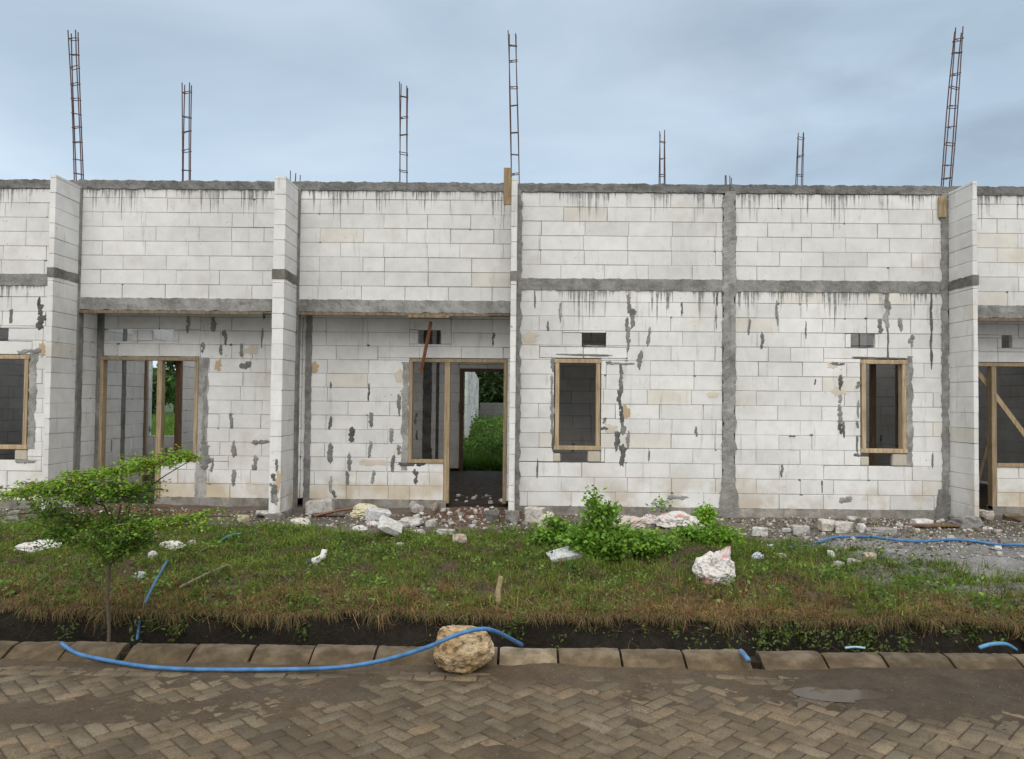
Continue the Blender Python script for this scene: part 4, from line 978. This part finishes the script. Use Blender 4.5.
# sacks and scraps
def sack(px, py, w, h, label, pink=.0, seed=1., dep=None, name='plastic_sack', cat='sack', base=(.62, .60, .57), rot=0.):
    p = gp(px, py); s = p.y / F; bm = bmesh.new(); bmesh.ops.create_icosphere(bm, subdivisions=5, radius=.5); sv = Vector((seed * 7, seed * 3, seed))
    W_, H_, D_ = w * s, h * s, (dep or w * .7) * s
    cs = {}
    for v in bm.verts:
        c = v.co.copy(); f1 = abs(mnoise.noise(c * 3.2 + sv)); f2 = abs(mnoise.noise(c * 7 + sv)); f3 = abs(mnoise.noise(c * 15 + sv))
        d = .25 * mnoise.noise(c * 1.7 + sv) - .36 * f1 - .30 * f2 - .20 * f3 + .30
        c = c * (1 + d); v.co = Vector((c.x * W_, c.y * D_, max(c.z, -.36) * H_))
    def cf(c):
        q = Vector((c.x / W_, c.y / D_, c.z / H_)); n = mnoise.noise(q * 2.1 + sv * 2)
        if n > .50 - pink and pink > 0: return (.60, .34, .34)
        if mnoise.noise(q * 6 + sv) > .42: return (.33, .29, .26)
        return base
    o = bmobj(name, bm, M['sack'], cf); place(o, p, (0, 0, rot), .012); tag(o, label, cat); return o
M['sack'] = col_mat('woven_plastic', .6, 40, .12, .3)
s1 = sack(716, 584, 35, 35, 'crumpled white sack with pink print lying in the grass', .18, 2.2)
# its twisted neck is a part
mb = MB(); NS = 28; vs = []
for i in range(6):
    f = i / 5
    for k in range(NS):
        a = 2 * math.pi * k / NS; q = (.060 - .02 * f) * (1 + .6 * mnoise.noise((math.cos(a) * 2.5, math.sin(a) * 2.5, f * 2))); vs.append((.045 + .04 * f + q * math.cos(a), .6 * q * math.sin(a), (.075 + .11 * f) + .03 * math.cos(a + 1) * f))
cs_ = [((.60, .30, .30) if mnoise.noise(Vector(v) * 13) > -.12 else (.66, .62, .6)) for v in vs]
mb.add(vs, [(i * NS + k, i * NS + (k + 1) % NS, (i + 1) * NS + (k + 1) % NS, (i + 1) * NS + k) for i in range(5) for k in range(NS)], cs_); o = mb.build('sack_neck', M['sack']); o.parent = s1
sack(676, 527, 36, 17, 'white sack with pink print slumped against the footing behind the shrubs', .16, 4.4)
sack(626, 529, 34, 15, 'pinkish grey torn sack behind the tallest shrub', .05, 5.1, base=(.52, .46, .42))
sack(650, 525, 18, 12, 'small red-printed bag between two sacks by the wall', .45, 6.3)
sack(40, 551, 38, 12, 'white plastic sack lying flat in the grass at the far left', .0, 7.7, rot=.2)
sack(172, 546, 22, 8, 'white plastic scrap in the grass right of the sapling', .0, 8.2, name='plastic_scrap', cat='plastic scrap')
sack(140, 577, 10, 7, 'small grey-white bag in the grass near the standing blue pipe', .0, 9.4, base=(.42, .45, .46), name='plastic_scrap', cat='plastic scrap')
sack(758, 557, 10, 8, 'pale blue knotted bag in the grass below the rubble strip', .0, 11.4, base=(.52, .58, .64), name='plastic_bag', cat='bag')
sack(366, 517, 28, 14, 'yellowish torn cement bag on the heap left of the doorway', .0, 12.1, base=(.58, .54, .38))
sack(374, 527, 12, 7, 'scrap of red and white wrapper before the debris heap', .3, 13.1, name='plastic_scrap', cat='plastic scrap')
sack(360, 530, 14, 6, 'pale crumpled wrapper left of the red and white wrapper', .05, 14.1, name='plastic_scrap', cat='plastic scrap')
sack(548, 528, 16, 18, 'pale foam lump half hidden in the leftmost shrub', .0, 15.3, base=(.56, .52, .44), name='foam_lump', cat='foam')
# bent white pipe elbow in the grass
p = gp(318, 566); s = p.y / F
mb = MB(); mb.tube([p + Vector((-.06, -.02, .02)), p + Vector((.0, 0, .03)), p + Vector((.045, .01, .065)), p + Vector((.055, .02, .13))], [.032, .036, .033, .026], 10, (.66, .65, .62))
mb.tube([p + Vector((-.11, -.03, .015)), p + Vector((-.055, -.02, .022))], [.026, .034], 10, (.06, .06, .06)); tag(mb.build('bent_hose_piece', M['sack'], loc=p, smooth=True), 'bent white scrap with a dark open end in the grass', 'scrap')
# sticks and boards
def stick(name, p0, p1, r_, label, col=(.2, .15, .1), cat='stick', n=6, mat='bark'):
    p0 = Vector(p0); p1 = Vector(p1); m = (p0 + p1) / 2 + Vector((random.uniform(-.02, .02), 0, random.uniform(0, .02)))
    mb = MB(); mb.tube([p0, m, p1], [r_, r_ * .95, r_ * .8], n, col); return tag(mb.build(name, M[mat], loc=p0), label, cat)
a = gp(499, 603); stick('bamboo_stub', a + Vector((-.01, 0, -.05)), a + Vector((.012, .01, .20)), .024, 'pale cut bamboo stub standing on the bank edge', (.34, .28, .15), 'bamboo stub', 10)
a, b = gp(180, 596), gp(228, 571); stick('dry_stick', a + Vector((0, 0, .07)), b + Vector((0, 0, .06)), .011, 'long pale stick lying slanted on the bank right of the standing pipe', (.26, .22, .14))
a = gp(1003, 622); stick('dry_stick', a + Vector((.03, -.1, -.05)), at(995, 589, a.y), .006, 'thin dry stalk standing at the right edge of the bank', (.34, .27, .19))
a, b = gp(322, 519), gp(360, 513); stick('timber_offcut', a + Vector((-.1, 0, .04)), b + Vector((0, 0, .07)), .018, 'reddish timber strip on top of the strips by the double wing wall', (.24, .13, .09), 'timber', 4)
a, b = gp(312, 517), gp(345, 518); stick('timber_offcut', a + Vector((0, 0, .02)), b + Vector((0, 0, .03)), .02, 'dark timber strip lying under the reddish strip', (.09, .06, .045), 'timber', 4)
a, b = gp(905, 527), gp(958, 528); mb = MB(); d = (b - a); mb.obox((a + b) / 2 + Vector((0, 0, .03)), Matrix.Rotation(math.atan2(d.y, d.x), 3, 'Z'), (d.length, .10, .025), (.9, .9, .9), 0, .003)
tag(mb.build('timber_plank', M['wood_dark'], loc=(a + b) / 2), 'brown plank lying along the footing left of the right wing wall', 'plank')
a = at(86, 462, W + .25); b = at(94, 486, W + .25); 
# blue pipes
def pipe(pts, r_, label, col=(.06, .18, .38), n=10, name='blue_pipe'):
    P_ = [Vector(p) for p in pts]; out = []
    for i in range(len(P_) - 1):
        p0, p1, p2, p3 = P_[max(i - 1, 0)], P_[i], P_[i + 1], P_[min(i + 2, len(P_) - 1)]
        for k in range(10):
            t = k / 10; out.append(.5 * ((2 * p1) + (p2 - p0) * t + (2 * p0 - 5 * p1 + 4 * p2 - p3) * t * t + (3 * p1 - p0 - 3 * p2 + p3) * t ** 3))
    out.append(P_[-1]); mb = MB(); mb.tube(out, r_, n, col); return tag(mb.build(name, M['plastic'], loc=out[0], smooth=True), label, 'pipe')
kt = lambda px, py: at(px, py, KF + .09)
pipe([kt(61, 643), kt(80, 652) + Vector((0, -.03, 0)), at(108, 660.5, KF - .02), atz(150, 667, .018), atz(200, 669.5, .016), atz(260, 669.5, .016), atz(330, 668, .03), at(380, 661, KF - .13), at(425, 648, KF - .22), at(455, 635.5, KF - .235), at(480, 629, KF - .19), at(497, 632, KF - .08), at(522, 645, KF + .2)], .0128, 'long blue pipe lying on the pavers, lifted over the boulder')
a = gp(167, 566); pipe([at(137, 640, DL - .1), at(142, 612, DL + .08), at(152, 588, DL + .35), a + Vector((0, 0, .04))], .010, 'blue pipe running up out of the ditch through the grass')
pipe([gp(x_, y_) + Vector((0, 0, .022)) for x_, y_ in ((790, 545), (805, 544), (822, 543), (840, 542.5), (860, 542), (880, 542.5), (900, 543), (925, 543.5), (950, 544.5), (975, 545), (1000, 546), (1025, 547.5), (1050, 549), (1080, 550.5), (1110, 552))], .0155, 'blue pipe crossing the wet ground in front of the right wing wall')
pipe([at(979, 648, KB + .03), at(990, 644.5, KB + .03), at(1005, 644, KB + .05), at(1016, 650, KB + .2)], .013, 'short blue pipe end behind the kerb at the right', (.10, .27, .45))
a = at(746, 658, KF + .01); pipe([a + Vector((0, .12, .006)), a + Vector((.005, .0, 0)), a + Vector((.008, -.03, -.006))], .016, 'blue drain pipe end poking through the gap in the kerb', (.10, .22, .38))
pipe([at(845, 648, KB - .03), at(855, 647, KB - .03), at(865, 648, KB - .03)], .007, 'small pale blue offcut resting on the kerb top', (.30, .45, .55), name='pipe_offcut')
a, b = gp(222, 546), gp(240, 543); pipe([a + Vector((0, 0, .04)), (a + b) / 2 + Vector((0, 0, .06)), b + Vector((0, 0, .04))], .012, 'faded teal pipe offcut in the grass right of the sapling', (.12, .28, .28), name='pipe_offcut')

# loose chips of block in the rubble strip: separate pieces
protos = []
for i in range(6):
    bm = chunk('block_chip', (1, random.uniform(.6, .9), random.uniform(.4, .8)), 20 + i * 3.3, .18, 1); protos.append(bmobj('block_chip', bm, M['stone'], [CW, (.5, .48, .44), CG, (.55, .52, .46), (.22, .2, .18), (.42, .38, .32)][i]))
cnt = 0; tries = 0; extra = [(random.uniform(-1.05, -.15), random.uniform(10.5, 12.2)) for _ in range(22)]; first = [True] * 6
while cnt < 210 and tries < 5000:
    tries += 1
    x = random.choice([random.uniform(2.6, 5.9), random.uniform(2.8, 5.9), random.uniform(-3.0, .2), random.uniform(-3, 0), random.uniform(-6, 8)]); y = random.uniform(8.4, 10.55) if x > 2.4 else random.uniform(9.3, 10.6)
    forced = bool(extra)
    if forced: x, y = extra.pop()
    if not forced and float(bare(np.array([x]), np.array([y]))[0]) < random.uniform(.35, .9): continue
    if F1[1] < x < F2[0] and y < 10: continue
    i = random.randrange(6); s = random.uniform(.025, .085) * (1.2 if random.random() < .15 else 1)
    if first[i]: o = protos[i]; first[i] = False
    else: o = protos[i].copy(); COL.objects.link(o)
    o.scale = (s, s, s); o.rotation_euler = (random.uniform(-.4, .4), random.uniform(-.4, .4), random.uniform(0, 6)); o.location = (x, y, (.215 if y > R + T else g1(x, y)) + s * .15)
    tag(o, 'small broken chip of pale block in the rubble along the wall foot', 'rubble', 'block chips along the wall foot'); cnt += 1
for i in range(6):
    if first[i]: bpy.data.objects.remove(protos[i])
# gravel as stuff
n = 16000; X = rng.uniform(-9, 9, n); Y = rng.uniform(8.0, 10.62, n); kp = rng.random(n) < bare(X, Y) * .9; X, Y = X[kp], Y[kp]; n = len(X)
s = rng.uniform(.006, .022, n) * rng.uniform(.6, 1.4, n); Zg = gz(X, Y)
oct_ = np.array([(1, 0, 0), (0, 1, 0), (-1, 0, 0), (0, -1, 0), (0, 0, .7), (0, 0, -.7)]); V = (np.stack([X, Y, Zg + s * .3], 1)[:, None, :] + oct_[None] * s[:, None, None] * rng.uniform(.6, 1.3, (n, 6, 1))).reshape(-1, 3)
o6 = np.arange(n)[:, None] * 6; Q = np.concatenate([o6 + np.array(t) for t in ((0, 1, 4), (1, 2, 4), (2, 3, 4), (3, 0, 4), (1, 0, 5), (2, 1, 5), (3, 2, 5), (0, 3, 5))], 0)
u = rng.random((n, 1)); C = np.where(u < .35, np.array([.5, .48, .45]), np.where(u < .7, np.array([.22, .2, .18]), np.array([.13, .1, .08]))) * rng.uniform(.6, 1.2, (n, 1))
tag(np_mesh('gravel', V, Q, np.repeat(C, 6, 0), M['rubble']), 'grey gravel and mortar crumbs strewn at the wall foot', 'gravel', kind='stuff')
# grit on the road
n = 2600; X = rng.uniform(-6, 6, n); Y = 2.6 + 2.25 * rng.random(n) ** .6; s = rng.uniform(.002, .006, n)
V = (np.stack([X, Y, np.maximum(mudh(X, Y), 0) + s * .4], 1)[:, None, :] + oct_[None] * s[:, None, None] * rng.uniform(.6, 1.3, (n, 6, 1))).reshape(-1, 3)
o6 = np.arange(n)[:, None] * 6; Q = np.concatenate([o6 + np.array(t) for t in ((0, 1, 4), (1, 2, 4), (2, 3, 4), (3, 0, 4), (1, 0, 5), (2, 1, 5), (3, 2, 5), (0, 3, 5))], 0)
C = np.array([.2, .17, .14]) * rng.uniform(.4, 1.5, (n, 1)); tag(np_mesh('grit', V, Q, np.repeat(C, 6, 0), M['rubble']), 'fine grit scattered over the brown pavers', 'grit', kind='stuff')

# ------------------------------------------------------------------ behind the houses
n = 60000; Yb = 16.9 + 16 * rng.random(n) ** 1.6; pxs = rng.uniform(440, 530, n); X = (pxs - 520) / 780 * Yb
k2 = rng.random(n) < .25; X = np.where(k2, (rng.uniform(150, 185, n) - 520) / 780 * Yb, X); cl = fbm(X * 2, Yb * 2, 3)
C = mixc(n, (.06, .14, .02), (.15, .26, .04)) * (.35 + 1.3 * cl[:, None])
V, Q, C = blades(n, X, Yb, gz(X, Yb), .06, .5, .012, C, .9); tag(np_mesh('meadow_grass', V, Q, C, M['grass']), 'lush tall grass seen through the open doorway', 'grass', kind='stuff')
n = 26000; Yb = 17.6 + 14 * rng.random(n) ** 1.5; X = (rng.uniform(452, 520, n) - 520) / 780 * Yb; cl = fbm(X * 1.6 + 9, Yb * 1.6, 3); kp = rng.random(n) < sstep(.40, .55, cl); X, Yb, cl = X[kp], Yb[kp], cl[kp]; n = len(X)
V, Q, C = leaves(np.stack([X, Yb, gz(X, Yb) + rng.random(n) * (.15 + .75 * (cl - .38) * 4 * .5)], 1), .085, mixc(n, (.06, .14, .02), (.17, .30, .05), .5, 1.3), .6, .55); tag(np_mesh('tall_weeds', V, Q, C, M['leaf']), 'tall leafy weeds filling the yard behind the open doorway', 'weeds', kind='stuff')
mb = MB(); ang = math.atan2(-.75, 18)
panel(mb, (-.60, 0), (-.0372, 1), (1, .0372), 20, 38, .2, 2.75, [], .2, smear=.15, L=.6, tone=.95); wl = mb.build('boundary_wall', BI, loc=(-1.35, 20, .2)); tag(wl, 'long pale block wall running back behind the see-through doorway', 'wall')
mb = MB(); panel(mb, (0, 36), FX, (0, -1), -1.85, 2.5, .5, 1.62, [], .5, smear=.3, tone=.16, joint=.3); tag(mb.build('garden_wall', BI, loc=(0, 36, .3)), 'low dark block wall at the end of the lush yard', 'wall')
def tree(x, y, h, w, label, light=1., n=5200):
    z0 = g1(x, y); r = empty('broadleaf_tree', (x, y, z0)); tag(r, label, 'tree', 'trees beyond the houses')
    t = MB(); b0 = Vector((x, y, z0)); t.tube([b0 - Vector((0, 0, .2)), b0 + Vector((.1, 0, h * .3)), b0 + Vector((0, .1, h * .6))], [h * .03, h * .022, h * .012], 8, (.07, .055, .04))
    for i in range(8):
        a = rng.uniform(0, 6.28); e = b0 + Vector((math.cos(a) * w * .35, math.sin(a) * w * .35, h * rng.uniform(.55, .85))); t.tube([b0 + Vector((.05, 0, h * rng.uniform(.25, .5))), e], [h * .01, h * .004], 5, (.07, .055, .04))
    t.build('trunk', M['bark'], r); P_ = []; cc = []
    for i in range(46):
        a = rng.uniform(0, 6.28); q = math.sqrt(rng.random()) * w * .5; f = rng.uniform(.18, 1); c = np.array([x + q * math.cos(a) * math.sin(f * 2.6 + .3), y + q * math.sin(a) * math.sin(f * 2.6 + .3), z0 + h * f]); k = n // 46
        P_.append(c + rng.normal(0, w * .075, (k, 3))); cc.append(mixc(k, (.025, .06, .014), (.06, .115, .025)) * light * rng.uniform(.7, 1.3))
    V, Q, C = leaves(np.concatenate(P_), .32, np.concatenate(cc), .5, .6); o = np_mesh('crown', V, Q, C, M['leaf']); o.parent = r; o.location = -r.location
tree(-.9, 50, 7.5, 7, 'broad dark tree filling the top of the see-through doorway')
tree(-4.2, 58, 8, 8, 'tree standing left behind the pale boundary wall')
tree(2.5, 60, 8, 8, 'tree standing right behind the see-through doorway', 1.2)
tree(-.6, 40, 2.6, 3.4, 'low dense bush just behind the dark garden wall', .8, 2600)
tree(-2.4, 41, 2.3, 2.6, 'low bush squeezed between the pale boundary wall and the dark garden wall', .9, 1600)
tree(-1.0, 46, 4.0, 3, 'small bare-stemmed tree before the dark one, seen through the doorway', 1.3, 1200)
tree(-17.3, 39, 3.9, 2.2, 'slim tree glimpsed through the left doorway', 1., 1500)
tree(-17.0, 34.5, 2.0, 3.4, 'low bush glimpsed through the left doorway', 1.6, 2500)

# ------------------------------------------------------------------ sky and sun
wd = bpy.data.worlds.new('World'); S.world = wd; wd.use_nodes = True; nt = wd.node_tree; bg = nt.nodes['Background']
EL, AZ = rad(50), rad(183)      # sun behind and left of the camera
sky = nt.nodes.new('ShaderNodeTexSky'); sky.sky_type = 'NISHITA'; sky.sun_disc = False; sky.sun_elevation = EL; sky.sun_rotation = AZ; sky.air_density = 1.; sky.dust_density = 2.
tc = nt.nodes.new('ShaderNodeTexCoord'); mp = nt.nodes.new('ShaderNodeMapping'); mp.inputs['Scale'].default_value = (1.6, 1.6, 4.2); mp.inputs['Location'].default_value = (.35, .2, .3); mp.inputs['Rotation'].default_value = (.12, .25, .2); nt.links.new(tc.outputs['Generated'], mp.inputs[0])
def wn(scale, det, ro, dist=0):
    x = nt.nodes.new('ShaderNodeTexNoise'); x.inputs['Scale'].default_value = scale; x.inputs['Detail'].default_value = det; x.inputs['Roughness'].default_value = ro; x.inputs['Distortion'].default_value = dist; nt.links.new(mp.outputs[0], x.inputs['Vector']); return x.outputs['Fac']
n1 = wn(1.1, 5, .5, .3)
cr = nt.nodes.new('ShaderNodeValToRGB'); nt.links.new(n1, cr.inputs[0]); e = cr.color_ramp.elements
e[0].position = .36; e[0].color = (3.5, 4.4, 5.35, 1); e[1].position = .66; e[1].color = (5.2, 6.2, 7.2, 1)
sx = nt.nodes.new('ShaderNodeSeparateXYZ'); nt.links.new(tc.outputs['Generated'], sx.inputs[0])
gr = nt.nodes.new('ShaderNodeMapRange'); lo_ = nt.nodes.new('ShaderNodeMapRange'); nt.links.new(sx.outputs[2], lo_.inputs[0]); lo_.inputs[1].default_value = .42; lo_.inputs[2].default_value = .22; lo_.inputs[3].default_value = .96; lo_.inputs[4].default_value = 1.14
rx_ = nt.nodes.new('ShaderNodeMapRange'); nt.links.new(sx.outputs[0], rx_.inputs[0]); rx_.inputs[1].default_value = .08; rx_.inputs[2].default_value = .34; rx_.inputs[3].default_value = 0.; rx_.inputs[4].default_value = 1.
n3 = wn(2.4, 5, .5, .15); n3r = nt.nodes.new('ShaderNodeMapRange'); nt.links.new(n3, n3r.inputs[0]); n3r.inputs[1].default_value = .40; n3r.inputs[2].default_value = .62; n3r.inputs[3].default_value = .22; n3r.inputs[4].default_value = -.03
pr_ = nt.nodes.new('ShaderNodeMath'); pr_.operation = 'MULTIPLY'; nt.links.new(rx_.outputs[0], pr_.inputs[0]); nt.links.new(n3r.outputs[0], pr_.inputs[1])
om_ = nt.nodes.new('ShaderNodeMath'); om_.operation = 'SUBTRACT'; nt.links.new(lo_.outputs[0], om_.inputs[0]); nt.links.new(pr_.outputs[0], om_.inputs[1])
nt.links.new(sx.outputs[2], gr.inputs[0]); gr.inputs[1].default_value = .35; gr.inputs[2].default_value = 1.; gr.inputs[3].default_value = 1.; gr.inputs[4].default_value = 1.15
gy = nt.nodes.new('ShaderNodeMapRange'); nt.links.new(sx.outputs[1], gy.inputs[0]); gy.inputs[1].default_value = .4; gy.inputs[2].default_value = -.6; gy.inputs[3].default_value = 1.; gy.inputs[4].default_value = 1.05
ml = nt.nodes.new('ShaderNodeMath'); ml.operation = 'MULTIPLY'; nt.links.new(gr.outputs[0], ml.inputs[0]); nt.links.new(gy.outputs[0], ml.inputs[1])
vm = nt.nodes.new('ShaderNodeVectorMath'); vm.operation = 'SCALE'; nt.links.new(cr.outputs[0], vm.inputs[0]); m2_ = nt.nodes.new('ShaderNodeMath'); m2_.operation = 'MULTIPLY'; nt.links.new(ml.outputs[0], m2_.inputs[0]); nt.links.new(om_.outputs[0], m2_.inputs[1]); nt.links.new(m2_.outputs[0], vm.inputs['Scale'])
wt = nt.nodes.new('ShaderNodeMix'); wt.data_type = 'RGBA'     # cloud deck is whiter overhead and behind, towards the veiled sun
gm1 = nt.nodes.new('ShaderNodeMapRange'); nt.links.new(sx.outputs[2], gm1.inputs[0]); gm1.inputs[1].default_value = .5; gm1.inputs[2].default_value = .8
gm2 = nt.nodes.new('ShaderNodeMapRange'); nt.links.new(sx.outputs[1], gm2.inputs[0]); gm2.inputs[1].default_value = .3; gm2.inputs[2].default_value = -.2
mxx = nt.nodes.new('ShaderNodeMath'); mxx.operation = 'MAXIMUM'; nt.links.new(gm1.outputs[0], mxx.inputs[0]); nt.links.new(gm2.outputs[0], mxx.inputs[1]); nt.links.new(mxx.outputs[0], wt.inputs[0])
nt.links.new(vm.outputs[0], wt.inputs[6]); wt.inputs[7].default_value = (7.5, 7.6, 7.7, 1)
mx_ = nt.nodes.new('ShaderNodeMix'); mx_.data_type = 'RGBA'; mx_.inputs[0].default_value = .88; nt.links.new(sky.outputs[0], mx_.inputs[6]); nt.links.new(wt.outputs[2], mx_.inputs[7])
nt.links.new(mx_.outputs[2], bg.inputs[0]); bg.inputs[1].default_value = .10
sl = bpy.data.lights.new('sun', 'SUN'); sl.energy = 1.5; sl.angle = rad(60); sl.color = (1, .95, .88); so = bpy.data.objects.new('sun', sl); COL.objects.link(so)
dv = Vector((math.sin(AZ) * math.cos(EL), math.cos(AZ) * math.cos(EL), math.sin(EL))); so.rotation_euler = dv.to_track_quat('Z', 'Y').to_euler(); so.location = dv * 50
S.view_settings.view_transform = 'Standard'; S.view_settings.look = 'None'; S.view_settings.gamma = 1; S.view_settings.exposure = 0.40
